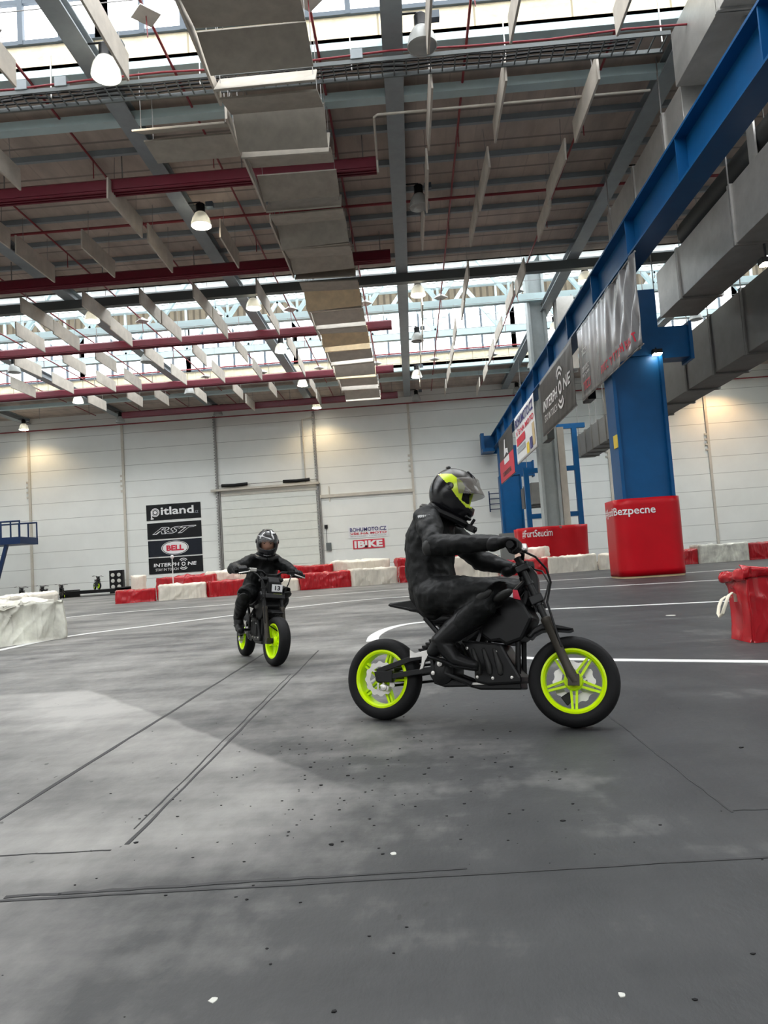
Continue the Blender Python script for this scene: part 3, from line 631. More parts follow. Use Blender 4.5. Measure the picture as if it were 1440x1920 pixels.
# ------------------------------------------------------------------ barriers of tarpaulin-covered blocks
def tarp_block(name, p0, p1, h, dep, m, label, cat='barrier', seed=0, group='tarpaulin barrier blocks', crumple=1.0, res=.07, sag=.06):
    """a block with front bottom edge p0-p1 on the floor, wrapped in wrinkled sheeting"""
    p0 = Vector((p0[0], p0[1], 0)); p1 = Vector((p1[0], p1[1], 0)); d = p1 - p0; w = d.length; d.normalize(); n = Vector((-d.y, d.x, 0))
    t = thing(name, label, cat, p0, math.atan2(d.y, d.x), group)
    nx = max(6, int(w / res)); ny = max(4, int(dep / res)); nz = max(5, int(h / res))
    bm = bmesh.new(); vmap = {}; rnd = random.Random(seed * 31 + 5); creases = []
    for _ in range(int(7 + 7 * w)):
        ang = rnd.choice((-1, 1)) * rnd.uniform(.25, 1.25); cn = Vector((math.cos(ang), rnd.uniform(-.5, .5), math.sin(ang))).normalized()
        creases.append((cn, cn.dot(Vector((rnd.uniform(0, w), rnd.uniform(0, dep), rnd.uniform(0, h)))), rnd.choice((1, 1, -.8)) * rnd.uniform(.025, .07), rnd.uniform(.025, .08), Vector((rnd.uniform(0, 50), 3, 7))))
    def V(i, j, k):
        q = vmap.get((i, j, k))
        if q: return q
        x, y, z = w * i / nx, dep * j / ny, h * k / nz
        u = Vector((x, y, z)); c = Vector((w / 2, dep / 2, h * .5))
        o = Vector((0, 0, 0))
        if i == 0: o.x -= 1
        if i == nx: o.x += 1
        if j == 0: o.y -= 1
        if j == ny: o.y += 1
        if k == nz: o.z += 1
        if k == 0: o.z = 0
        e = sum(1 for q_ in (i in (0, nx), j in (0, ny), k == nz) if q_)
        nn = o.normalized() if o.length else o
        s = Vector((seed * 13.7, seed * 5.1, 0))
        a = noise.noise(Vector((x * .9 + z * .6, y * .9, z * 1.1)) + s) * .07
        f = 0.0
        for cn, cd, ca, cw, cs in creases:
            dd = u.dot(cn) - cd; g = .5 + .9 * noise.noise(u * 1.6 + cs)
            if g > 0: f += ca * math.exp(-abs(dd) / cw) * min(g, 1)
        f = (a + f - .03) * crumple + .006 * noise.noise(u * 9 + s)
        if k == 0: f *= .35
        u += nn * f
        if e >= 2: u -= o * .035
        u.z -= sag * math.sin(PI * x / w) * (k / nz) * math.sin(PI * min(1, y / dep + .2)) * 1.0
        u.z = max(u.z, .002)
        vmap[(i, j, k)] = bm.verts.new(u); return vmap[(i, j, k)]
    def face(*a): 
        f = bm.faces.new(a); f.smooth = True
    for i in range(nx):
        for k in range(nz):
            face(V(i, 0, k), V(i + 1, 0, k), V(i + 1, 0, k + 1), V(i, 0, k + 1)); face(V(i + 1, ny, k), V(i, ny, k), V(i, ny, k + 1), V(i + 1, ny, k + 1))
        for j in range(ny): face(V(i, j, nz), V(i + 1, j, nz), V(i + 1, j + 1, nz), V(i, j + 1, nz))
    for j in range(ny):
        for k in range(nz):
            face(V(0, j + 1, k), V(0, j, k), V(0, j, k + 1), V(0, j + 1, k + 1)); face(V(nx, j, k), V(nx, j + 1, k), V(nx, j + 1, k + 1), V(nx, j, k + 1))
    me = bpy.data.meshes.new('tarp_cover'); bm.to_mesh(me); bm.free(); me.materials.append(M[m])
    o = bpy.data.objects.new('tarp_cover', me); COL.objects.link(o); o.parent = t
    return t
# front row: bottom corners in the photograph's frame meet the floor
FR = [((216, 1133), (294, 1127), 26, 'redvinyl', 'low red block at the end of the barrier row, before the stacked banners'),
      ((297, 1127), (390, 1120), 30, 'tarp', 'white block beside the first red one, below the stacked banners'),
      ((395, 1120), (466, 1114), 31, 'redvinyl', 'red block just beside the second rider, by the sectional door'),
      ((468, 1114), (563, 1107), 24, 'tarp', 'white block partly hidden behind the second rider'),
      ((565, 1107), (660, 1100), 32, 'redvinyl', 'red block in front of the sectional door edge, with a red one behind'),
      ((663, 1100), (748, 1093), 33, 'tarp', 'white block below the two small wall signs'),
      ((750, 1093), (838, 1087), 32, 'redvinyl', 'red block hidden mostly behind the first rider'),
      ((842, 1086), (936, 1080.5), 42, 'tarp', 'white block behind the handlebar of the first bike'),
      ((938, 1080.5), (1030, 1076), 31, 'redvinyl', 'dark red block in front of the oval red plinth'),
      ((1031, 1076), (1122, 1069), 32, 'tarp', 'white creased block in front of the oval red plinth'),
      ((1124, 1069), (1175, 1066), 31, 'tarp', 'white block ending beside the red column wrap'),
      ((1272, 1060), (1312, 1057), 29, 'redvinyl', 'small red block just beyond the red column wrap'),
      ((1313, 1057), (1408, 1050), 35, 'dirtytarp', 'grubby crumpled white block beyond the red column wrap'),
      ((1409, 1050), (1500, 1043), 32, 'redvinyl', 'red block cut by the frame edge beyond the crumpled white one')]
for i, (a, c, hp, m, lab) in enumerate(FR):
    p, q = at_z(*a, 0), at_z(*c, 0); h = hp * (p.y + q.y) / 2 / F
    tarp_block('barrier_block', p, q, h, .75, m, lab, seed=i + 1, crumple=.75, res=.055)
BK = [((238, 1130), (266, 1128), 1.0, 1.15, 'tarp', 'white block peeping up behind the first red one'), ((270, 1127.5), (386, 1120.5), 1.0, 1.0, 'redvinyl', 'crumpled red block behind the white one below the banners'),
      ((390, 1120), (470, 1114), 1.05, 1.1, 'tarp', 'white block standing behind the red one near the second rider'), ((520, 1110), (558, 1107), 1.0, 1.1, 'redvinyl', 'red block behind the glove of the second rider'),
      ((562, 1107), (640, 1101), 1.0, 1.12, 'redvinyl', 'taller red block behind the red one by the sectional door'), ((644, 1101), (752, 1092.5), 1.0, 1.2, 'tarp', 'taller white block below the two small wall signs'),
      ((757, 1092), (840, 1086), 1.0, 1.15, 'redvinyl', 'taller red block behind the first rider'), ((872, 1084), (885, 1083), 1.0, 1.15, 'redvinyl', 'red block behind the white one at the handlebar'), ((952, 1080), (1012, 1077), 1.0, 1.27, 'tarp', 'white block perched behind the dark red one before the oval plinth')]
for i, (a, c, off, h, m, lab) in enumerate(BK):
    p, q = at_z(*a, 0), at_z(*c, 0); d = (q - p).normalized(); n = Vector((-d.y, d.x, 0))
    tarp_block('barrier_block', p + n * off, q + n * off, h, .75, m, lab, seed=i + 31, crumple=.85, res=.06, sag=.1)
# near blocks
p, q = at_z(-60, 1223, 0), at_z(127, 1196, 0)
tarp_block('barrier_block', p, q, .70, 1.0, 'dirtytarp', 'grubby white tarpaulin block close to the camera, beside the long white line', seed=61, crumple=1.25, res=.03, sag=.03)
p, q = at_z(-70, 1203, 0) , at_z(90, 1180, 0)
tarp_block('barrier_block', p + Vector((-.3, 1.35, 0)), q + Vector((-.45, 1.45, 0)), .80, .8, 'tarp', 'cleaner white block behind the grubby close one', seed=62, crumple=.8, res=.045, sag=.03)
# the red bag-like block beside the camera
t = tarp_block('barrier_block', (3.02, 6.68), (4.5, 6.72), .66, .42, 'redvinyl', 'glossy red tarpaulin block with a cream strap, standing alone at the frame edge', seed=77, crumple=.6, res=.025, sag=.0)
b = MB()
def flap(u, v):
    """the sheet's top, rolled down over the front and pinched at the corner like a paper bag"""
    x = -.035 + 1.5 * u; a = -1.2 + 3.0 * v; r = .045 + .012 * math.sin(11 * u + 2) + .03 * noise.noise(Vector((u * 11, v * 2.5, 1)))
    pinch = math.exp(-((u - .055) / .012) ** 2)
    return (x, -.0 - r * math.cos(a) * (1 - .8 * pinch) + .012 * math.sin(17 * u), .625 + r * math.sin(a) * 1.15 + .02 * math.sin(8 * u + 1))
b.grid(flap, 90, 12); o = b.build('top_flap', 'redvinyl', t, smooth=True, angle=3); q = o.modifiers.new('solid', 'SOLIDIFY'); q.thickness = .01
b = MB()
def flap2(u, v):
    y = -.02 + .46 * u; a = -1.2 + 3.0 * v; r = .042 + .012 * math.sin(9 * u) + .02 * noise.noise(Vector((u * 4, v * 3, 7)))
    return (-r * math.cos(a) * (.55 + .45 * min(1, u * 6)) - .0, y, .62 + r * math.sin(a) * 1.15 - .03 * u)
b.grid(flap2, 30, 12); o = b.build('side_flap', 'redvinyl', t, smooth=True, angle=3); q = o.modifiers.new('solid', 'SOLIDIFY'); q.thickness = .01
b = MB(); b.tube([(.012 + .012 * math.sin(z * 11), -.012 - .012 * math.sin(z * 4), z) for z in [.03 + .05 * i for i in range(12)]], .011, 8); b.build('welt_seam', 'redvinyl', t, smooth=True)
inv = Matrix.Translation(t.location).inverted()
pp = [inv @ at_y(x, y, yy) for x, y, yy in ((1381, 1128, 6.9), (1379, 1115, 6.86), (1373, 1111, 6.84), (1366, 1117, 6.82), (1361, 1132, 6.8), (1355, 1150, 6.8), (1350, 1157, 6.82), (1347, 1150, 6.86), (1349, 1136, 6.9), (1354, 1124, 6.93), (1362, 1118, 6.95), (1372, 1120, 6.96))]
b = MB(); b.tube(pp, .015, 10, side=(.9, -.45, .1), depth=[.004] * len(pp)); b.build('strap_loop', 'cream', t, smooth=True)

# ------------------------------------------------------------------ red wrapped plinths with lettering
def rr_point(hw, hd, r, s):
    """point and normal on a rounded rectangle, s metres along it from the middle of the front, to the viewer's right when positive"""
    sx = 1 if s >= 0 else -1; s = abs(s); f = hw - r; arc = r * PI / 2; sd = 2 * (hd - r)
    if s <= f: p = (s, -hd); n = (0, -1)
    elif s <= f + arc: a = (s - f) / r; p = (f + r * math.sin(a), -(hd - r) - r * math.cos(a)); n = (math.sin(a), -math.cos(a))
    elif s <= f + arc + sd: p = (hw, -(hd - r) + s - f - arc); n = (1, 0)
    elif s <= f + 2 * arc + sd: a = (s - f - arc - sd) / r; p = (f + r * math.cos(a), hd - r + r * math.sin(a)); n = (math.cos(a), math.sin(a))
    else: p = (max(0, f - (s - f - 2 * arc - sd)), hd); n = (0, 1)
    return (sx * p[0], p[1]), (sx * n[0], n[1])
def plinth(lab, c, hw, hd, r, h, word, s0, s1, v0, v1, rz=0, sag=.0):
    t = thing('column_wrap', lab, 'column wrap', (c[0], c[1], 0), rz)
    half = (hw - r) + r * PI / 2 + (hd - r) * 2 + r * PI / 2 + (hw - r)
    def fn(u, v):
        s = (u * 2 - 1) * half; (x, y), n = rr_point(hw, hd, r, s); bulge = sag * (.5 - v) * math.sin(6 * s) + .012 * noise.noise(Vector((s * 1.5, v * 2, hw)))
        return (x + n[0] * bulge, y + n[1] * bulge, .06 + (h - .06) * v)
    b = MB(); b.grid(fn, 120, 12, closed_u=True)
    o = b.build('vinyl_wrap', 'redwrap', t, smooth=True, angle=1.2); q = o.modifiers.new('solid', 'SOLIDIFY'); q.thickness = .03
    b = MB(); pr = [rr_point(hw - .02, hd - .02, r - .02, (i / 60 * 2 - 1) * (half - .06))[0] for i in range(60)]
    b.prism(pr, 0, .07, 'xy'); b.build('base_board', 'woodedge', t)
    if h > 2: b = MB(); b.prism([(x * .98, y * .98) for x, y in pr], h - .5, h - .03, 'xy'); b.build('core', 'greyplinth', t)
    def tx(u, v):
        (x, y), n = rr_point(hw, hd, r, u); q = (v - .06) / (h - .06); k = sag * (.5 - q) * math.sin(6 * u) + .012 * noise.noise(Vector((u * 1.5, q * 2, hw))) + .02; return (x + n[0] * k, y + n[1] * k, v)
    text(word, tx, s0, s1, v0, v1, 'white2', t, bold=.012)
plinth('tall red vinyl wrapped plinth round the massive blue column, white lettering', (7.22, 22.5), 1.0, .9, .5, 2.4, '#JezdiBezpecne', -2.05, .12, 1.85, 2.16)
plinth('wide oval red plinth round the pale steel column, white lettering', (7.2, 37.4), 1.74, 1.5, .9, 2.25, '#FurtSeucim', -1.78, -.18, 1.72, 2.12, sag=.12)

# ------------------------------------------------------------------ banners on the end wall
def wallmap(x0, z0, y): return lambda u, v: (x0 + u, y, z0 + v)
def wall_banner(lab, x0, x1, z0, z1, m, name='banner'):
    t = thing(name, lab, 'banner', ((x0 + x1) / 2, YB - .05, z0))
    w = (x1 - x0) / 2; h = z1 - z0; b = MB()
    b.grid(lambda u, v: (-w + 2 * w * u, .02 - .022 * abs(noise.noise(Vector((u * 5 + v * 3, v * 2 - u * 2, x0 + z0)))), h * v), 40, 12)
    b.add([(-w, .045, 0), (w, .045, 0), (w, .045, h), (-w, .045, h)], [(0, 1, 2, 3)])
    b.build('sheet', m, t, smooth=True, angle=3); return t, w, h
Y0 = -.012
def glyphs(fn, u0, u1, v0, v1, n, m, parent):
    """a line of print too small to read: n upright strokes of uneven width"""
    b = MB(); p = (u1 - u0) / n; rnd = random.Random(n)
    for i in range(n):
        a = u0 + p * i; wd = p * rnd.uniform(.55, .85); k = (v1 - v0)
        for c, d, e, g in rnd.choice([((0, .3, 0, 1), (.7, 1, 0, 1), (0, 1, .8, 1)), ((0, .3, 0, 1), (0, 1, .8, 1), (0, 1, 0, .2)), ((.35, .65, 0, 1), (0, 1, .8, 1)), ((0, .3, 0, 1), (.7, 1, 0, 1), (0, 1, .4, .6))]):
            b.add([fn(a + wd * x, v0 + k * z) for x, z in ((c, e), (d, e), (d, g), (c, g))], [(0, 1, 2, 3)])
    return b.build('small_print', m, parent)
def wm(ox, oz, y=Y0): return lambda u, v: (ox + u, y, oz + v)
def arcs(b, cx, cz, rs, a0, a1, wd, y=Y0, sx=1, n=24):
    for r in rs:
        vs = []
        for i in range(n + 1):
            a = a0 + (a1 - a0) * i / n; vs += [(cx + sx * (r - wd) * math.cos(a), y, cz + (r - wd) * math.sin(a)), (cx + sx * r * math.cos(a), y, cz + r * math.sin(a))]
        b.add(vs, [(2 * i, 2 * i + 1, 2 * i + 3, 2 * i + 2) for i in range(n)])
    return b
t, w, h = wall_banner('black wall banner with white lowercase lettering and a target mark, top of the stack', -20.76, -16.42, 5.46, 6.70, 'bannerblack')
text('itland', wm(0, 0), -1.0, 1.62, .40, 1.02, 'white2', t, bold=.02)
text('.cz', wm(0, 0), 1.66, 1.98, .40, .58, 'greyprint', t)
b = MB(); arcs(b, -1.45, .62, (.34,), 0, 2 * PI, .07); arcs(b, -1.45, .62, (.24,), 0, 2 * PI, .04); arcs(b, -1.45, .62, (.13,), 0, 2 * PI, .129)
b.box(-1.80, -1.70, Y0 - .001, Y0, .12, .75); b.box(-1.82, -1.6, Y0 - .001, Y0, .08, .2); b.build('emblem', 'white2', t)
t, w, h = wall_banner('black wall banner with slanted outlined white letters, second in the stack', -20.74, -16.43, 3.98, 5.25, 'bannerblack')
text('RST', wm(0, 0), -1.75, 1.75, .36, .92, 'white2', t, shear=.6, bold=.05); text('RST', wm(0, 0, Y0 - .006), -1.66, 1.66, .40, .88, 'bannerblack', t, shear=.6, bold=.005)
b = MB(); b.box(.6, 1.75, Y0 - .002, Y0, .84, .92); b.build('logo_bar', 'white2', t)
t, w, h = wall_banner('navy wall banner with red letters in a white oval, third in the stack', -20.72, -16.45, 2.60, 3.86, 'bannernavy')
b = MB()
def oval(b, rx, rz, y, r0=0, n=48):
    vs = [];
    for i in range(n): a = 2 * PI * i / n; vs += [(rx * r0 * math.cos(a), y, .63 + rz * r0 * math.sin(a)), (rx * math.cos(a), y, .63 + rz * math.sin(a))]
    return b.add(vs, [(2 * i, 2 * i + 1, (2 * i + 3) % (2 * n), (2 * i + 2) % (2 * n)) for i in range(n)])
oval(b, 1.08, .55, Y0, .955); oval(b, .98, .48, Y0, .001); b.build('oval', 'white2', t)
text('BELL', wm(0, 0, Y0 - .006), -.68, .70, .40, .84, 'redprint', t, bold=.05)
t, w, h = wall_banner('black wall banner with white lettering and radio waves, bottom of the stack', -20.73, -16.44, 1.25, 2.50, 'bannerblack')
text('INTERPH', wm(0, 0), -1.75, .28, .55, .82, 'white2', t, bold=.02, shear=.1); text('NE', wm(0, 0), .95, 1.65, .55, .82, 'white2', t, bold=.02, shear=.1)
text('STAY IN TOUCH', wm(0, 0), -1.6, .2, .22, .42, 'white2', t)
b = MB(); arcs(b, .62, .68, (.16,), 0, 2 * PI, .07); arcs(b, .62, .74, (.28, .40), .7, PI - .7, .06); arcs(b, .62, .62, (.28, .40), PI + .7, 2 * PI - .7, .06); b.build('emblem', 'white2', t)
t, w, h = wall_banner('white wall sign with navy and red lettering, above the small red sign', -4.93, -1.81, 3.01, 3.93, 'white', 'sign')
text('BOHUMOTO.CZ', wm(0, 0), -1.42, 1.42, .50, .80, 'blueprint', t, bold=.02); text('V\u0160E NA MOTO', wm(0, 0), -1.42, 1.42, .26, .46, 'redprint', t, bold=.02)
glyphs(wm(0, 0), -1.4, -.06, .10, .18, 15, 'greyprint', t); glyphs(wm(0, 0), .06, 1.4, .10, .18, 14, 'greyprint', t)
t, w, h = wall_banner('small red wall sign with big white block letters, under the white sign', -4.62, -2.16, 2.16, 2.86, 'redprint', 'sign')
text('B KE', wm(0, 0), -.85, 1.08, .08, .62, 'white2', t, bold=.05)
b = MB(); b.box(-.30, -.12, Y0 - .002, Y0, .26, .62); b.build('logo_bar', 'white2', t); b = MB(); b.box(-1.12, -.94, Y0 - .002, Y0, .08, .62); b.build('logo_bar', 'white2', t)
b = MB(); b.box(-.31, -.11, Y0 - .003, Y0, .08, .23); b.build('logo_dot', 'black', t)

# banners hung along the crane beam, facing the hall
def beam_banner(lab, y_near, y_far, z0, z1, m, ripple=0.0):
    t = thing('banner', lab, 'banner', (6.44, (y_near + y_far) / 2, z0)); w = (y_far - y_near) / 2; h = z1 - z0; b = MB()
    def fx(u, v):   # u 0 far .. 1 near (reading direction), folds gather towards the near edge
        k = ripple * (.25 + u ** 2) * min(1, (1 - u) * 14 + .12)
        return -.045 + k * ((.018 + .05 * u * u) * math.sin(38 * u + 12 * (1 - v) * u) + .016 * math.sin(83 * u - 6 * v) + .09 * noise.noise(Vector((u * 6, v * 1.2, 3)))) - .006 * noise.noise(Vector((u * 9, v * 9, 1)))
    b.grid(lambda u, v: (fx(u, v), w - 2 * w * u, h * v), 160 if ripple else 24, 16)
    o = b.build('sheet', m, t, smooth=True, angle=3); q = o.modifiers.new('solid', 'SOLIDIFY'); q.thickness = .006
    b = MB(); b.tube([(-.02, -w, h), (-.02, w, h)], .025, 8); b.tube([(-.02, -w, 0), (-.02, w, 0)], .02, 8); b.build('batten', 'postgrey', t)
    for q in (-.9, -.3, .3, .9): b = MB(); b.bar((-.02, q * w, h - .02), (.08, q * w, 8.948 - z0), .04, .01); b.build('tie', 'black', t)
    return t, w, h, fx
t, w, h, fx = beam_banner('large silvery rippled banner hung below the crane beam beside the massive blue column', 18.6, 25.25, 6.25, 8.76, 'bannersilver', 1.0)
bm_ = lambda u, v: (fx(u, v) - .02, w - 2 * w * u, h * v)
glyphs(bm_, .40, .93, .10, .20, 15, 'redprint', t); glyphs(bm_, .05, .22, .10, .22, 5, 'redprint', t); glyphs(bm_, .05, .2, .36, .43, 7, 'white2', t); glyphs(bm_, .07, .18, .58, .66, 5, 'white2', t)
glyphs(bm_, .05, .2, .29, .33, 6, 'white2', t)
t, w, h, fx = beam_banner('charcoal banner with white lettering and radio waves hung along the crane beam', 26.2, 32.9, 6.3, 8.82, 'bannergrey', .12)
bm_ = lambda u, v: (fx(u, v) - .02, w - 2 * w * u, h * v)
text('INTERPH', bm_, .09, .56, .40, .58, 'white2', t, bold=.02, shear=.1); text('NE', bm_, .73, .92, .40, .58, 'white2', t, bold=.02, shear=.1); text('STAY IN TOUCH', bm_, .11, .52, .20, .32, 'white2', t)
b = MB(); s = MB()
arcs(s, 0, 0, (.28,), 0, 2 * PI, .12); arcs(s, 0, .12, (.52, .74), .7, PI - .7, .11); arcs(s, 0, -.12, (.52, .74), PI + .7, 2 * PI - .7, .11)
s.v = [(-.07, w - 2 * w * .645 - x, h * .5 + z) for x, y, z in s.v]; s.build('emblem', 'white2', t)
t, w, h, fx = beam_banner('white banner with navy and red lettering hung along the crane beam', 34.7, 41.2, 6.12, 8.8, 'white', .05)
bm_ = lambda u, v: (fx(u, v) - .02, w - 2 * w * u, h * v)
text('BOHUMOTO.CZ', bm_, .05, .96, .74, .93, 'blueprint', t, bold=.03); text('V\u0160E NA MOTO', bm_, .05, .96, .56, .70, 'redprint', t, bold=.03)
for u0, u1, v0, v1, m in ((.06, .52, .36, .52, 'redprint'), (.56, .68, .03, .24, 'yellowprint'), (.06, .50, .20, .32, 'greyprint'), (.72, .84, .06, .28, 'blueprint'), (.86, .96, .08, .5, 'woodedge')):
    b = MB(); b.grid(lambda u, v: bm_(u0 + (u1 - u0) * u, v0 + (v1 - v0) * v), 4, 2); b.build('printed_panel', m, t)
t, w, h, fx = beam_banner('black and red banner with white emblem at the far end of the crane beam', 42.35, 48.95, 5.82, 8.8, 'bannergrey', .05)
bm_ = lambda u, v: (fx(u, v) - .02, w - 2 * w * u, h * v)
b = MB(); b.grid(lambda u, v: bm_(u, .01 + .47 * v), 10, 4); b.build('printed_panel', 'redprint', t)
b = MB(); q = lambda u, v: (fx(u, v) - .035, w - 2 * w * u, h * v)
b.add([q(.38, .5), q(.45, .86), q(.52, .86), q(.50, .66), q(.66, .62), q(.68, .5), q(.55, .56)], [(0, 1, 2, 3, 6), (3, 4, 5, 6)]); b.add([q(.36, .34), q(.72, .34), q(.72, .47), q(.36, .47)], [(0, 1, 2, 3)]); b.build('emblem', 'white2', t)
glyphs(q, .2, .8, .10, .2, 9, 'bannergrey', t)
p = at_y(1153, 828, 22.1); b = MB(); b.box(6.50, 6.53, 21.99, 22.35, p.z - .2, p.z + .2); o = tag(b.build('safety_sign', 'yellowprint'), 'small yellow-green sign on the edge of the massive blue column', 'sign')
b = MB(); b.box(6.6, 6.9, 25.3, 26.1, 6.3, 8.948); tag(b.build('loudspeaker', 'black', bevel=.03), 'tall black box hung between the silvery and charcoal banners', 'loudspeaker')
b = MB(); b.box(6.6, 6.95, 33.1, 34.4, 6.2, 8.948); tag(b.build('loudspeaker', 'darkbeam', bevel=.03), 'dark box hung between the charcoal and white banners', 'loudspeaker')
b = MB()
for x in (6.1, 6.9): b.box(x - .04, x + .04, YB - .5, YB - .42, 4.3, 5.9)
for z in (4.5, 4.9, 5.3, 5.7): b.box(6.1, 6.9, YB - .5, YB - .42, z - .03, z + .03)
for z in (4.5, 5.7): b.box(6.1, 6.18, YB - .5, YB, z - .03, z + .03)
tag(b.build('wall_ladder', 'darkblue'), 'short blue-grey ladder frame on the end wall beside the far blue column', 'ladder')

# ------------------------------------------------------------------ bits by the end wall
t = thing('display_rack', 'tall black rack with two columns of pale discs by the end wall', 'rack', (-22.85, 53.9, 0))
b = MB(); b.box(-.52, .52, -.2, .2, 0, 1.75); b.build('cabinet', 'black', t, bevel=.02)
for z in (.5, .95, 1.4):
    for x in (-.24, .24): b = MB(); b.lathe([(.001, -.03), (.13, -.02), (.15, 0)], (x, -.21, z), 'y', 16); b.build('disc', 'beige', t, smooth=True)
b = MB(); b.box(-24.4, -20.4, 48.2, 50.6, .2, .42); b.box(-24.4, -24.2, 48.2, 50.6, 0, .5); b.box(-20.6, -20.4, 48.2, 50.6, 0, .5)
o = tag(b.build('low_platform', 'black'), 'low black stand under the parked bike by the end wall', 'stand')
t = thing('lamp_stand', 'thin white stand with a small bright tip behind the low red block', 'stand', at_z(287, 1129, 0) + Vector((.3, 1.6, 0)))
b = MB(); b.tube([(0, 0, 0), (0, 0, 1.75)], .02, 6); b.box(-.15, .15, -.15, .15, 0, .03); b.build('pole', 'white', t); b = MB(); b.ball((0, 0, 1.8), .08, 8); b.build('tip', 'white', t, smooth=True)

# scraps on the floor
for (px, py), r, lab in (((400, 1876), .011, 'small pale paper scrap lying on the bottom of the floor'), ((1166, 1866), .009, 'tiny white scrap on the floor with a short dark scrape beside it'), ((738, 1601), .012, 'white chips on the floor below the first bike'), ((1258, 1154), .07, 'small white scrap on the floor beside the red block with strap')):
    p = at_z(px, py, 0); b = MB(); n = 9
    pr = [(r * random.uniform(.7, 1.15) * math.cos(2 * PI * i / n), r * random.uniform(.7, 1.15) * math.sin(2 * PI * i / n)) for i in range(n)]
    b.prism(pr, .0, .003, 'xy'); b.v = [(p.x + x, p.y + y, z * .6) for x, y, z in b.v]; tag(b.build('paper_scrap', 'beige'), lab, 'scrap')
b = MB()
for i in range(230):
    if i < 190: x, y = random.gauss(-.35, .5), random.gauss(3.2, .6)
    else: x, y = random.uniform(-1.5, 1.6), random.uniform(1.4, 5)
    if y < 1.3: continue
    r = random.uniform(.0015, .005) * (1.6 if random.random() < .1 else 1); a = random.uniform(0, 3); pr = [(x + r * random.uniform(.6, 1.3) * math.cos(a + 2 * PI * q / 5) * 1.4, y + r * random.uniform(.6, 1.3) * math.sin(a + 2 * PI * q / 5)) for q in range(5)]
    b.prism(pr, 0, r * .5, 'xy')
tag(b.build('rubber_crumb_debris', 'rubber'), 'dark rubber crumbs scattered over the middle of the floor', 'debris', kind='stuff')
# ------------------------------------------------------------------ motorcycles (local frame: x forward, y left, z up; origin on the floor midway between the axles)
WR = .244
def wheel(name, parent, mt, front):
    """rim with five spokes; tyre, disc and axle as its pieces"""
    b = MB()
    b.lathe([(.177, -.046), (.177, .046), (.163, .049), (.152, .040), (.147, .015), (.147, -.015), (.152, -.040), (.163, -.049)], axis='y', n=56, closed=True)
    for i in range(5):
        a = 2 * PI * i / 5 - PI / 2 + (0 if front else .35); d = Vector((math.cos(a), 0, math.sin(a))); s = Vector((-d.z, 0, d.x))
        for o_ in (-1, 1):
            p = d * .035 + s * o_ * .016; q = d * .15 + s * o_ * .010
            b.bar(p, q, .034, .013, up=s)
    b.lathe([(.045, -.042), (.052, -.03), (.052, .03), (.045, .042), (.018, .042), (.018, -.042)], axis='y', n=32, closed=True)
    w = b.build(name, 'neon', parent, smooth=True, angle=.6)
    b = MB(); t = .056
    b.lathe([(.172, -.045), (.180, -.053), (.200, -t - .002), (.220, -t + .002), (.234, -.043), (.241, -.026), (WR, 0), (.241, .026), (.234, .043), (.220, t - .002), (.200, t + .002), (.180, .053), (.172, .045), (.165, 0)], axis='y', n=64, closed=True)
    b.build('tyre', 'rubber', w, smooth=True, angle=1)
    b = MB(); n = 48; yd = .062 if front else -.058; vs = []; R_ = .112 if front else .10
    for i in range(n):
        a = 2 * PI * i / n; r1 = R_ + (.005 if i % 4 < 2 else -.004); r0 = .068 + (.004 if i % 6 < 3 else 0)
        for r, y in ((r0, yd - .002), (r1, yd - .002), (r1, yd + .002), (r0, yd + .002)): vs.append((r * math.cos(a), y, r * math.sin(a)))
    fs = [(4 * i + j, 4 * i + (j + 1) % 4, 4 * ((i + 1) % n) + (j + 1) % 4, 4 * ((i + 1) % n) + j) for i in range(n) for j in range(4)]
    b.add(vs, fs)
    for i in range(6):
        a = 2 * PI * i / 6; b.bar((.03 * math.cos(a), yd, .03 * math.sin(a)), (.072 * math.cos(a + .3), yd, .072 * math.sin(a + .3)), .012, .004, up=(0, 1, 0))
    b.build('brake_disc', 'silver', w)
    b = MB(); b.tube([(0, -.1, 0), (0, .1, 0)], .014, 12); b.lathe([(.001, -.075), (.026, -.072), (.030, -.045), (.001, -.04)], axis='y', n=16); b.lathe([(.001, .04), (.030, .045), (.026, .072), (.001, .075)], axis='y', n=16); b.build('axle', 'blackmetal', w, smooth=True)
    w.matrix_local = mt
    return w

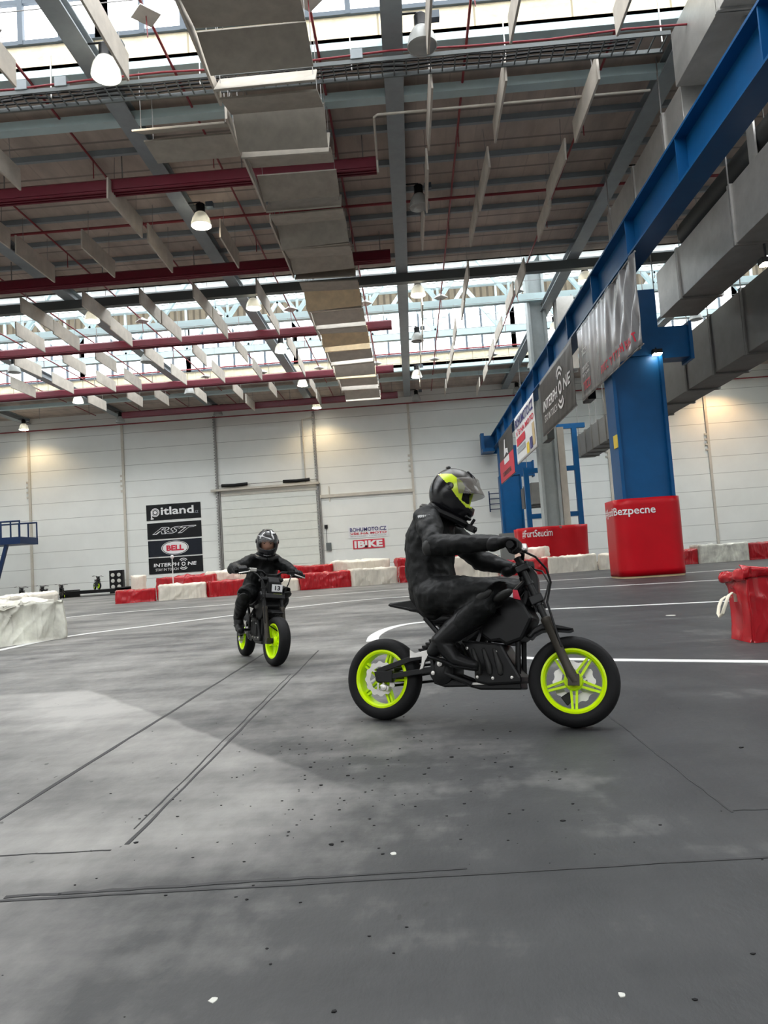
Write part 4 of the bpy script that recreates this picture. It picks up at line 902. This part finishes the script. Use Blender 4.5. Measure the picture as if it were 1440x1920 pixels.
def motorcycle(label, mtx, steer, number=None, group=None, badge=True):
    t = thing('electric_motorcycle', label, 'motorcycle', group=group); t.matrix_world = mtx
    RA = Vector((-.575, 0, WR)); FA = Vector((.575, 0, WR)); HS = Vector((.318, 0, .80))
    axis = Vector((-.40, 0, .915)).normalized()
    S = Matrix.Translation(HS) @ Matrix.Rotation(steer, 4, axis) @ Matrix.Translation(-HS)
    def steered(b, name, m, **k): return b.xform(S).build(name, m, t, **k)
    wheel('rear_wheel', t, Matrix.Translation(RA), False)
    fa = S @ FA
    wheel('front_wheel', t, Matrix.Translation((fa.x, fa.y, WR)) @ S.to_3x3().to_4x4(), True)
    # fork
    for y in (-.095, .095):
        b = MB(); lo = Vector((.578, y, .245)); hi = Vector((.300, y, .900)); P = lambda f: lo.lerp(hi, f)
        b.tube([P(-.02), P(.04), P(.10), P(.46), P(.47), P(.50), P(.51)], [.026, .030, .025, .025, .029, .029, .022], 14)
        b.box(lo.x - .03, lo.x + .03, y - .022, y + .022, lo.z - .03, lo.z + .03)
        o = steered(b, 'fork_leg', 'fork', smooth=True)
        b = MB(); b.tube([P(.5), P(1.0), P(1.03)], [.0185, .0185, .023], 14)
        for f in (.62, .8, .98): b.tube([P(f - .012), P(f + .012)], .024, 12)
        b.xform(S).build('fork_tube', 'blackmetal', o, smooth=True)
    for f, hh in ((.66, .05), (.93, .035)):
        b = MB(); c = Vector((.578, 0, .245)).lerp(Vector((.300, 0, .900)), f); d = Vector((-.39, 0, .92))
        b.bar(c + Vector((0, -.125, 0)), c + Vector((0, .125, 0)), .075, hh, up=d); steered(b, 'triple_clamp', 'blackmetal', bevel=.006)
    # handlebar, grips, levers
    b = MB(); b.tube([(.285, -.38, .925), (.30, -.25, .945), (.325, -.11, .94), (.315, -.06, .905), (.315, .06, .905), (.325, .11, .94), (.30, .25, .945), (.285, .38, .925)], .0115, 10)
    b.box(.29, .34, -.055, .055, .86, .91); hb = steered(b, 'handlebar', 'blackmetal', smooth=True)
    for s in (-1, 1):
        b = MB(); b.tube([(.283, s * .395, .923), (.284, s * .385, .924), (.298, s * .265, .943), (.299, s * .26, .943)], [.021, .017, .017, .021], 12); b.xform(S).build('grip', 'rubber', hb, smooth=True)
        b = MB(); b.tube([(.315, s * .235, .938), (.345, s * .25, .928), (.362, s * .30, .915), (.355, s * .37, .90)], [.009, .008, .007, .006], 8); b.xform(S).build('lever', 'silver', hb, smooth=True)
        b = MB(); b.box(.30, .36, s * .215 - .035, s * .215 + .035, .925, .965); b.xform(S).build('lever_clamp', 'blackmetal' if s > 0 else 'silver', hb, bevel=.008)
    b = MB(); b.tube([(.33, -.22, .93), (.40, -.19, .90), (.455, -.15, .84), (.475, -.12, .77), (.452, -.11, .66), (.48, -.115, .56), (.52, -.115, .42), (.56, .09, .30)], .0065, 8)
    b.tube([(.33, .22, .93), (.41, .18, .90), (.45, .14, .82), (.42, .10, .70), (.30, .06, .66)], .006, 8); steered(b, 'brake_hose', 'black', smooth=True)
    # headlight mask with number panel
    b = MB(); q = [(.375, .66), (.405, .70), (.40, .83), (.36, .885), (.335, .87), (.345, .70)]
    b.prism(q, -.055, .075); steered(b, 'headlight_mask', 'black', bevel=.012)
    if number:
        b = MB(); nf = lambda u, v: (.412, -.02 + u, .735 + v); b.add([nf(0, 0), nf(.115, 0), nf(.115, .075), nf(0, .075)], [(0, 1, 2, 3)]); b.add([(x - .008, y, z) for x, y, z in b.v], [(0, 1, 2, 3)])
        o = steered(b, 'number_plate', 'white2'); text(number, lambda u, v: S @ Vector((.4145, -.02 + u, .735 + v)), .03, .088, .014, .062, 'black', t, bold=.03, name='plate_digits')
        b = MB(); b.box(.400, .4125, .0, .09, .705, .715); steered(b, 'accent_stripe', 'band')
    # mudguard
    b = MB(); q = [(.33, .484), (.346, .498), (.37, .528), (.417, .553), (.484, .547), (.59, .524), (.564, .511), (.468, .519), (.415, .512), (.376, .491), (.353, .465)]
    b.prism([(x, z) for x, z in q], -.062, .062); steered(b, 'front_mudguard', 'black', bevel=.01)
    # body
    b = MB(); b.prism([(-.555, .692), (-.53, .705), (-.37, .712), (-.27, .668), (0, .655), (.16, .70), (.20, .66), (.02, .59), (-.239, .572), (-.30, .615), (-.33, .642), (-.40, .652), (-.53, .680)], -.082, .082)
    for i, (x, y, z) in enumerate(b.v):
        if x < -.36: b.v[i] = (x, y * (.35 + .65 * (x + .555) / .195), z)
    b.build('seat', 'black', t, bevel=.02)
    b = MB(); b.prism([(.186, .617), (.17, .72), (.252, .745), (.343, .66), (.385, .585), (.361, .538), (.321, .465), (.228, .433), (.19, .459), (.135, .452), (.072, .498), (.042, .59)], -.095, .095); sh = b.build('tank_shroud', 'black', t, bevel=.018)
    if badge:
        b = MB(); b.prism([(.278, .745), (.305, .742), (.322, .685), (.282, .695)], -.1, -.094); b.build('side_badge', 'redprint', sh)
        b = MB(); b.prism([(.245, .742), (.276, .744), (.278, .700), (.25, .708)], -.1, -.094); b.build('badge_edge', 'white2', sh)
    b = MB(); b.prism([(-.043, .468), (.062, .459), (.157, .451), (.204, .443), (.24, .377), (.284, .305), (.309, .262), (.311, .228), (.12, .215), (.042, .23), (.036, .318), (-.003, .407)], -.1, .1); bc = b.build('battery_case', 'black', t, bevel=.014)
    b = MB()
    for x in (.066, .129, .191): b.tube([(x - .03, -.098, .41), (x, -.106, .32), (x + .004, -.104, .285)], [.012, .02, .016], 10, round_ends=True)
    b.build('cooling_rib', 'pad', bc, smooth=True)
    b = MB()
    for x, z in ((.0, .42), (.06, .26), (.15, .255), (.26, .26), (.17, .40)): b.lathe([(.001, -.106), (.008, -.105), (.01, -.098)], (x, 0, z), 'y', 10)
    b.build('bolt', 'silver', bc)
    b = MB(); b.prism([(-.227, .222), (-.176, .257), (-.004, .229), (.263, .244), (.296, .251), (.303, .194), (.067, .189), (-.004, .205), (-.152, .2)], -.075, .075); bp = b.build('belly_pan', 'black', t, bevel=.01)
    b = MB(); b.bar((.01, -.08, .222), (.25, -.08, .232), .01, .012); b.build('trim_strip', 'silver', bp)
    b = MB()
    for s in (-1, 1):
        b.tube([(-.08, s * .105, .46), (.10, s * .105, .548), (.066, s * .105, .459)], .012, 8)
        b.tube([(.335, s * .03, .80), (.20, s * .085, .66), (-.02, s * .09, .60), (-.38, s * .06, .66)], .016, 8)
        b.tube([(.345, s * .03, .74), (.29, s * .06, .52), (.285, s * .06, .28)], .016, 8)
        b.tube([(-.27, s * .08, .60), (-.12, s * .085, .44), (-.14, s * .085, .28), (.02, s * .085, .22)], .016, 8)
    b.tube([(.375, 0, .70), (.318, 0, .83)], .032, 12); b.build('frame', 'blackmetal', t, smooth=True)
    sw = MB()
    for s in (-1, 1):
        sw.bar((-.585, s * .085, .286), (-.358, s * .082, .361), .022, .032); sw.bar((-.36, s * .082, .360), (-.18, s * .08, .396), .022, .034)
        sw.bar((-.56, s * .085, .245), (-.277, s * .082, .292), .022, .032); sw.bar((-.28, s * .082, .291), (-.16, s * .08, .312), .022, .034)
        sw.bar((-.23, s * .08, .40), (-.21, s * .08, .29), .022, .04)
        sw.prism([(-.60, .284), (-.478, .293), (-.478, .222), (-.585, .226)], s * .085 - .014, s * .085 + .014)
    so = sw.build('swingarm', 'blackmetal', t, bevel=.004)
    for s in (-1, 1):
        b = MB(); b.prism([(-.363, .418), (-.325, .395), (-.237, .415), (-.231, .395), (-.262, .35), (-.275, .306), (-.3, .295), (-.287, .334), (-.285, .372), (-.362, .364)], s * .092 - .007, s * .092 + .007); b.build('bracket_plate', 'silver', so, bevel=.003)
    b = MB(); b.prism([(-.565, .205), (-.54, .215), (-.50, .20), (-.505, .17), (-.55, .175)], -.092, -.05); b.lathe([(.001, -.1), (.02, -.098), (.022, -.088)], (-.535, 0, .192), 'y', 12); b.build('rear_caliper', 'silver', so, bevel=.004)
    b = MB(); b.prism([(.50, .16), (.545, .19), (.57, .15), (.535, .115)], .05, .085); steered(b, 'front_caliper', 'blackmetal', bevel=.004)
    b = MB(); b.lathe([(.001, -.098), (.05, -.098), (.062, -.09), (.075, -.085), (.082, -.06), (.082, .06), (.075, .09), (.001, .095)], (-.165, 0, .292), 'y', 32); mo = b.build('motor', 'blackmetal', t, smooth=True)
    b = MB(); b.lathe([(.001, -.118), (.016, -.116), (.02, -.098)], (-.165, 0, .333), 'y', 16); b.lathe([(.001, -.108), (.012, -.107), (.012, -.098)], (-.21, 0, .28), 'y', 12); b.build('motor_bolt', 'silver', mo, smooth=True)
    b = MB(); b.tube([(-.57, .062, .30), (-.18, .062, .345)], .008, 6); b.tube([(-.57, .062, .20), (-.18, .062, .245)], .008, 6); b.build('drive_belt', 'rubber', t)
    b = MB(); b.tube([(-.33, 0, .40), (-.13, 0, .56)], .016, 10)
    for i in range(7): f = i / 7; b.lathe([(.018, -.008), (.036, -.006), (.036, .006), (.018, .008)], (-.31 + .16 * f, 0, .416 + .13 * f), 'z', 14)
    b.build('rear_shock', 'blackmetal', t)
    for s in (-1, 1):
        b = MB(); b.tube([(-.055, s * .10, .325), (-.055, s * .215, .325)], .013, 8); b.box(-.08, -.03, s * .16 - .045, s * .16 + .045, .325, .338); b.build('footpeg', 'blackmetal', t)
    return t

def frame_of(rear, front, lean):
    r = Vector(rear); f = Vector(front); fx = (f - r).normalized(); le = Vector((-fx.y, fx.x, 0)); z = Vector((0, 0, 1))
    u = z * math.cos(lean) + le * math.sin(lean); l = le * math.cos(lean) - z * math.sin(lean)
    m = Matrix((fx, l, u)).transposed().to_4x4(); m.translation = (r + f) / 2 + z * .05 * (1 - math.cos(lean)); return m
M1 = frame_of((-.241, 4.388, 0), (.802, 3.927, 0), math.radians(10))
M2 = frame_of((-1.974, 8.099, 0), (-1.461, 7.143, 0), math.radians(5))
ST1, ST2 = math.radians(11), math.radians(7)
motorcycle('small black electric motorcycle with neon yellow wheels seen side-on, passing in front', M1, ST1)
motorcycle('small black electric motorcycle with neon wheels and number plate, coming towards the camera', M2, ST2, '13', badge=False)

# ------------------------------------------------------------------ riders
def skinify(o, vox, it=4, fac=.5):
    r = o.modifiers.new('fuse', 'REMESH'); r.mode = 'VOXEL'; r.voxel_size = vox; r.use_smooth_shade = True
    s = o.modifiers.new('smooth', 'SMOOTH'); s.iterations = it; s.factor = fac
    return o
def lerp(a, c, f): return Vector(a).lerp(Vector(c), f)

def helmet(t, mt, band, bandmode):
    """full-face helmet in its own frame: x ahead, y left, z up, origin at the head's centre"""
    nu, nv = 168, 128; vs = []; fs = []; ks = []; inv = mt
    def P(az, el, inset=0):
        ca, sa = math.cos(az), math.sin(az); ce, se = math.cos(el), math.sin(el)
        fw = max(0, ca) ; low = max(0, -se)
        rx = .148 + .045 * fw * min(1, low * 2.2); ry = .124; rz = .150 + (.055 * (ca * .5 + .5) ** 1.5 if se < 0 else 0)
        if ca < 0: rx = .150
        k = 1 - inset
        return Vector((rx * ca * ce ** .85 * k, ry * sa * ce ** .85 * k, rz * se * k))
    for j in range(nv + 1):
        el = -1.15 + (PI / 2 + 1.15) * j / nv
        for i in range(nu): vs.append(P(2 * PI * i / nu, el))
    shell = MB()
    for j in range(nv):
        for i in range(nu):
            az = 2 * PI * (i + .5) / nu; az = az - 2 * PI if az > PI else az; el = -1.15 + (PI / 2 + 1.15) * (j + .5) / nv
            top = .36 - .10 * (abs(az) / 1.0) ** 2; bot = -.26 + .08 * (abs(az) / 1.0) ** 2
            if abs(az) < .86 and bot < el < top: continue          # eye port
            fs.append((j * nu + i, j * nu + (i + 1) % nu, (j + 1) * nu + (i + 1) % nu, (j + 1) * nu + i))
            p = inv @ P(az, el); k = 0
            if bandmode and el < .12 - .5 * math.cos(az): k = 2
            if bandmode and band(p, P(az, el)): k = 1
            elif not bandmode and band(p, P(az, el)): k = 1
            ks.append(k)
    shell.add(vs, fs); shell.m = ks; shell.xform(mt)
    h = shell.build('helmet', ['helmetgrey', 'band', 'helmetblack'] if bandmode else ['helmetblack', 'white2'], t, smooth=True, angle=2)
    q = h.modifiers.new('solid', 'SOLIDIFY'); q.thickness = .022; q.offset = -1
    # chin vent, top spoiler, port rim, raised visor
    b = MB(); b.tube([P(a, -.62) * 1.0 for a in (-.34, -.17, 0, .17, .34)], .012, 8, round_ends=True); b.tube([P(a, 1.0) * 1.01 for a in (2.5, 2.8, PI, 3.48, 3.78)], .014, 8, round_ends=True); b.tube([P(.35, .85), P(.35, 1.05), P(.5, 1.25)], .01, 8, round_ends=True); b.tube([P(-.35, .85), P(-.35, 1.05), P(-.5, 1.25)], .01, 8, round_ends=True)
    b.xform(mt).build('helmet_vent', 'helmetblack', h, smooth=True)
    b = MB()
    def vis(u, v):
        az = (u * 2 - 1) * 1.25; p = P(az, -.28 + .58 * v) * 1.05; return Matrix.Rotation(-.50, 4, 'Y') @ p + Vector((.012, 0, .012))
    b.grid(vis, 36, 10); b.xform(mt); o = b.build('visor', 'visor' if bandmode else 'clearvisor', h, smooth=True, angle=3); q = o.modifiers.new('solid', 'SOLIDIFY'); q.thickness = .003
    b = MB()
    for s in (-1, 1): b.lathe([(.001, .132 * s), (.022, .130 * s), (.026, .118 * s)], (.01, 0, .015), 'y', 16)
    b.xform(mt).build('visor_pivot', 'helmetblack', h, smooth=True)
    b = MB(); b.tube([P(a, -.05) * .93 + Vector((0, 0, -.15)) for a in [2 * PI * i / 24 for i in range(25)]], .024, 8); b.xform(mt).build('neck_roll', 'black', h, smooth=True)
    return h

def face(t, mt, m='skin'):
    b = MB(); b.ball((0, 0, .0), (.105, .082, .125), 18)
    for i, (x, y, z) in enumerate(b.v):
        if x > 0:
            nose = .026 * math.exp(-((y / .014) ** 2)) * math.exp(-(((z + .02) / .028) ** 2)); eye = -.010 * (math.exp(-(((abs(y) - .033) / .016) ** 2)) * math.exp(-(((z - .014) / .012) ** 2))); lip = .005 * math.exp(-((y / .022) ** 2)) * math.exp(-(((z + .058) / .008) ** 2)); brow = .005 * math.exp(-(((z - .035) / .012) ** 2)) * math.exp(-((y / .05) ** 2))
            b.v[i] = (x * .97 + nose + eye + lip + brow, y, z)
    f = b.xform(mt).build('face', m, t, smooth=True, angle=3)
    for s in (-1, 1): b = MB(); b.ball((.0875, s * .033, .013), (.006, .012, .0055), 8); b.xform(mt).build('eye', 'eye', f, smooth=True)
    b = MB()
    for s in (-1, 1): b.tube([(.099, s * .016, .033), (.1, s * .033, .038), (.09, s * .05, .034)], [.003, .004, .002], 6)
    b.xform(mt).build('eyebrow', 'eye', f, smooth=True)

def glove(t, S, s, wrist, name='glove'):
    """gloved hand closed round a grip; s is the side (-1 right, 1 left)"""
    G = lambda y, ang, r: S @ Vector((.2905 + (.38 - y) * .06 + r * math.cos(ang), s * y, .934 + (.32 - y) * .13 + r * math.sin(ang)))
    b = MB(); wr = Vector(wrist)
    ys = [.352, .328, .304, .281]
    kn = [G(y, 2.25, .043) for y in ys]
    mid = sum(kn, Vector()) / 4
    # palm: broad flat block from wrist to knuckles
    for y, k in zip(ys, kn): b.tube([lerp(wr, mid, .05) + (k - mid) * .45, lerp(wr, k, .55), k], [.025, .022, .0175], 10, round_ends=True)
    for y, ln, r in zip(ys, (.82, .97, 1.0, .93), (.0105, .0122, .0127, .012)):
        angs = [2.25, 1.35, .45, -.5, -1.35 * ln - .2]
        b.tube([G(y, a, .043 if i == 0 else .033) for i, a in enumerate(angs)], [r * 1.25, r * 1.2, r * 1.1, r * 1.05, r * .9], 10, round_ends=True)
    b.tube([lerp(wr, G(.27, 2.6, .04), .45), G(.262, 2.9, .040), G(.255, 3.9, .034), G(.262, 4.7, .032), G(.272, 5.2, .031)], [.019, .0175, .0145, .013, .011], 10, round_ends=True)
    b.tube([wr + (wr - mid) * .55, wr, lerp(wr, mid, .3)], [.045, .040, .034], 14, round_ends=True)
    o = b.build(name, 'black', t); skinify(o, .005, 3); return o

FOLDS = bpy.data.textures.new('leather_folds', 'CLOUDS'); FOLDS.noise_scale = .075; FOLDS.noise_depth = 2
def rider(label, mtx, steer, pel, chest, neck, head, pitch, yaw, shw, elb, knee, ankle, band, bandmode, size=1.0, cam_=False):
    t = thing('person', label, 'person'); t.matrix_world = mtx
    HS = Vector((.318, 0, .80)); S = Matrix.Translation(HS) @ Matrix.Rotation(steer, 4, Vector((-.40, 0, .915)).normalized()) @ Matrix.Translation(-HS)
    k = size; b = MB(); pel = Vector(pel); chest = Vector(chest); neck = Vector(neck); head = Vector(head)
    waist = (pel + chest) / 2 + Vector((-.02, 0, 0)) * k; up = lerp(chest, neck, .55) + Vector((-.025, 0, 0))
    b.tube([pel + Vector((.02, 0, -.105)), pel + Vector((0, 0, -.03)), pel + Vector((-.01, 0, .05)), waist, lerp(waist, chest, .6), chest, up, neck + Vector((-.015, 0, -.015)), neck, lerp(neck, head, .5)],
           [.13 * k, .175 * k, .178 * k, .165 * k, .175 * k, .182 * k, .165 * k, .11 * k, .085 * k, .08 * k], 20, side=(0, 1, 0), depth=[.10 * k, .135 * k, .15 * k, .145 * k, .155 * k, .155 * k, .125 * k, .10 * k, .088 * k, .082 * k], round_ends=True)
    wr = {}
    for s in (-1, 1):
        sh = lerp(chest, neck, .52) + Vector((-.0, s * shw, -.0)); e = Vector(elb[0 if s < 0 else 1])
        w = S @ Vector((.213, s * .325, .953)); wr[s] = w
        b.tube([lerp(up, sh, .35), sh, lerp(sh, e, .35), lerp(sh, e, .85), e, lerp(e, w, .25), lerp(e, w, .7), w], [.085 * k, .088 * k, .078 * k, .068 * k, .065 * k, .063 * k, .052 * k, .043 * k], 16, round_ends=True)
        hip = pel + Vector((.03, s * .098 * k, -.035)); kn = Vector(knee[0 if s < 0 else 1]); an = Vector(ankle[0 if s < 0 else 1])
        b.tube([hip, lerp(hip, kn, .3), lerp(hip, kn, .7), kn, lerp(kn, an, .2), lerp(kn, an, .45), lerp(kn, an, .8), an], [.115 * k, .115 * k, .098 * k, .082 * k, .078 * k, .076 * k, .062 * k, .054 * k], 16, round_ends=True)
    o = b.build('body', 'leather', t); skinify(o, .010, 4)
    dp = o.modifiers.new('folds', 'DISPLACE'); dp.texture = FOLDS; dp.texture_coords = 'LOCAL'; dp.strength = .027; dp.mid_level = .5
    for s in (-1, 1):
        i = 0 if s < 0 else 1
        glove(t, S, s, wr[s])
        kn = Vector(knee[i]); an = Vector(ankle[i]); hip = pel + Vector((.03, s * .098 * k, -.035))
        # boot: shaft, heel, instep, toe
        ball = Vector((-.03, s * abs(an.y) + s * .0, .352)); toe = ball + Vector((.105, s * .012, -.028)); heel = an + Vector((-.05, 0, -.055))
        b = MB(); b.tube([lerp(kn, an, .52), lerp(kn, an, .8), an, lerp(an, ball, .45), ball, toe], [.072 * k, .066 * k, .060 * k, .052, .048, .036], 16, side=(0, 1, 0), depth=[.076 * k, .070 * k, .064 * k, .052, .040, .030], round_ends=True)
        b.tube([an, heel], [.05, .038], 12, round_ends=True); o = b.build('boot', 'black', t); skinify(o, .008, 3)
        sl = MB(); sl.tube([heel + Vector((-.02, 0, -.03)), lerp(heel, ball, .5) + Vector((0, 0, -.033)), ball + Vector((0, 0, -.036)), toe + Vector((.01, 0, -.022))], [.034, .034, .044, .03], 10, side=(0, 1, 0), depth=[.012] * 4, round_ends=True); sl.build('boot_sole', 'rubber', o, smooth=True)
        # knee and shin guard
        fw = (kn - hip).normalized(); dn = (an - kn).normalized(); out = (fw - dn).normalized()
        b = MB(); b.ball((0, 0, 0), (.024, .050, .062), 10)
        z = (dn * -1 + fw * .4).normalized(); yv = Vector((0, 1, 0)); xv = yv.cross(z).normalized(); R3 = Matrix((xv, yv, z)).transposed().to_4x4(); R3.translation = kn + fw * .062 + dn * .03
        b.xform(R3).build('knee_guard', 'pad', t, smooth=True)
        b = MB(); b.ball((0, 0, 0), (.026, .018, .055), 10); R3 = R3.copy(); R3.translation = kn + Vector((0, s * .062 * k, 0)) + dn * .03 - fw * .04; b.xform(R3).build('knee_slider', 'pad', t, smooth=True)
        e = Vector(elb[i]); b = MB(); b.ball((e.x - .028, e.y + s * .03, e.z - .012), (.036, .034, .05), 10); b.build('elbow_guard', 'pad', t, smooth=True)
        # small white print over the upper arm
        sh = lerp(chest, neck, .52) + Vector((0, s * shw, 0)); b = MB(); c = lerp(sh, e, .12); r = .088 * k
        for q in range(7): a = -.42 + q * .14; yb = s * r * .93; b.add([(c.x + r * math.sin(a) * .9, c.y + yb * math.cos(a), c.z + .012 + .01 * math.cos(a)), (c.x + r * math.sin(a + .1) * .9, c.y + yb * math.cos(a + .1), c.z + .012), (c.x + r * math.sin(a + .1) * .9, c.y + yb * math.cos(a + .1) , c.z + .03), (c.x + r * math.sin(a) * .9, c.y + yb * math.cos(a), c.z + .03)], [(0, 1, 2, 3)])
        o = b.build('sleeve_print', 'white2', t); q = o.modifiers.new('solid', 'SOLIDIFY'); q.thickness = .004
    mt = Matrix.Translation(head) @ Matrix.Rotation(yaw, 4, 'Z') @ Matrix.Rotation(pitch, 4, 'Y') @ Matrix.Scale(k * .5 + .5, 4)
    face(t, mt @ Matrix.Translation((.0, 0, -.01)), 'black' if bandmode else 'skin'); h = helmet(t, mt, band, bandmode)
    if cam_:
        b = MB(); b.box(-.03, .03, -.022, .022, -.02, .02); b.tube([(-.01, 0, .02), (-.005, 0, .06)], .01, 8); b.lathe([(.001, .04), (.012, .038), (.014, .03)], (0, 0, 0), 'x', 12); b.xform(Matrix.Translation((.0, .0, 1.142)) @ Matrix.Rotation(.5, 4, 'Y')).build('chin_camera', 'black', h, bevel=.004)
    b = MB(); b.tube([lerp(neck, chest, .12) + Vector((-.0, 0, 0)), lerp(neck, head, .25)], [.105 * k, .092 * k], 18, side=(0, 1, 0), depth=[.112 * k, .096 * k]); b.build('collar', 'black', t, smooth=True)
    # back hump on the suit
    return t

POLY = [(-.165, 1.474), (-.073, 1.462), (-.007, 1.408), (.025, 1.328), (.03, 1.25), (.002, 1.255), (-.035, 1.308), (-.087, 1.391)]
def inpoly(x, z):
    c = False; n = len(POLY)
    for i in range(n):
        (x0, z0), (x1, z1) = POLY[i], POLY[i - 1]
        if (z0 > z) != (z1 > z) and x < (x1 - x0) * (z - z0) / (z1 - z0) + x0: c = not c
    return c
def band1(p, l):
    if not inpoly(p.x, p.z): return False
    return abs(l.y) > .03 and noise.noise(Vector((p.x * 40, p.z * 40, 5))) < .55
def band2(p, l):
    return l.x > .02 and l.z > .06 and abs(noise.noise(Vector((l.y * 9 + 2, l.z * 16, l.x * 8 + 3)))) < .07
rider('person in black leathers and a charcoal and lime helmet, riding side-on past the camera', M1, ST1, (-.245, 0, .765), (-.262, -.01, 1.08), (-.165, -.02, 1.27), (-.102, -.03, 1.372), math.radians(24), math.radians(4), .165,
      [(-.105, -.325, .985), (-.06, .32, 1.0)], [(.215, -.19, .722), (.26, .165, .77)], [(-.125, -.185, .455), (-.10, .18, .45)], band1, True, 1.0, True)
rider('person in black leathers and a glossy black helmet, riding towards the camera with elbows out', M2, ST2, (-.25, .02, .74), (-.17, .05, .98), (-.07, .05, 1.135), (-.005, .045, 1.265), math.radians(14), math.radians(-14), .135,
      [(.03, -.32, .975), (.09, .275, .98)], [(.20, -.24, .70), (.21, .19, .72)], [(-.10, -.22, .45), (-.10, .19, .45)], band2, False, .94)

# parked bikes by the end wall: copies of the first machine
src = [o for o in COL.objects if o.parent is None and o.name.startswith('electric_motorcycle')][0]
for i, (x, y, rz, z, lab) in enumerate(((-25.3, 45.0, -1.25, 0, 'parked small motorcycle half hidden behind the white blocks by the end wall'), (-24.7, 46.6, -1.5, 0, 'parked small motorcycle standing in the middle of three by the end wall'),
                                  (-23.6, 46.8, -1.25, 0, 'parked small motorcycle between the low black stand and two others'), (-22.3, 49.2, -.9, .42, 'parked small motorcycle standing on the low black stand'))):
    o = copy_tree(src); o.matrix_world = Matrix.Translation((x, y, z + .0)) @ Matrix.Rotation(rz, 4, 'Z'); tag(o, lab, 'motorcycle', 'parked motorcycles')
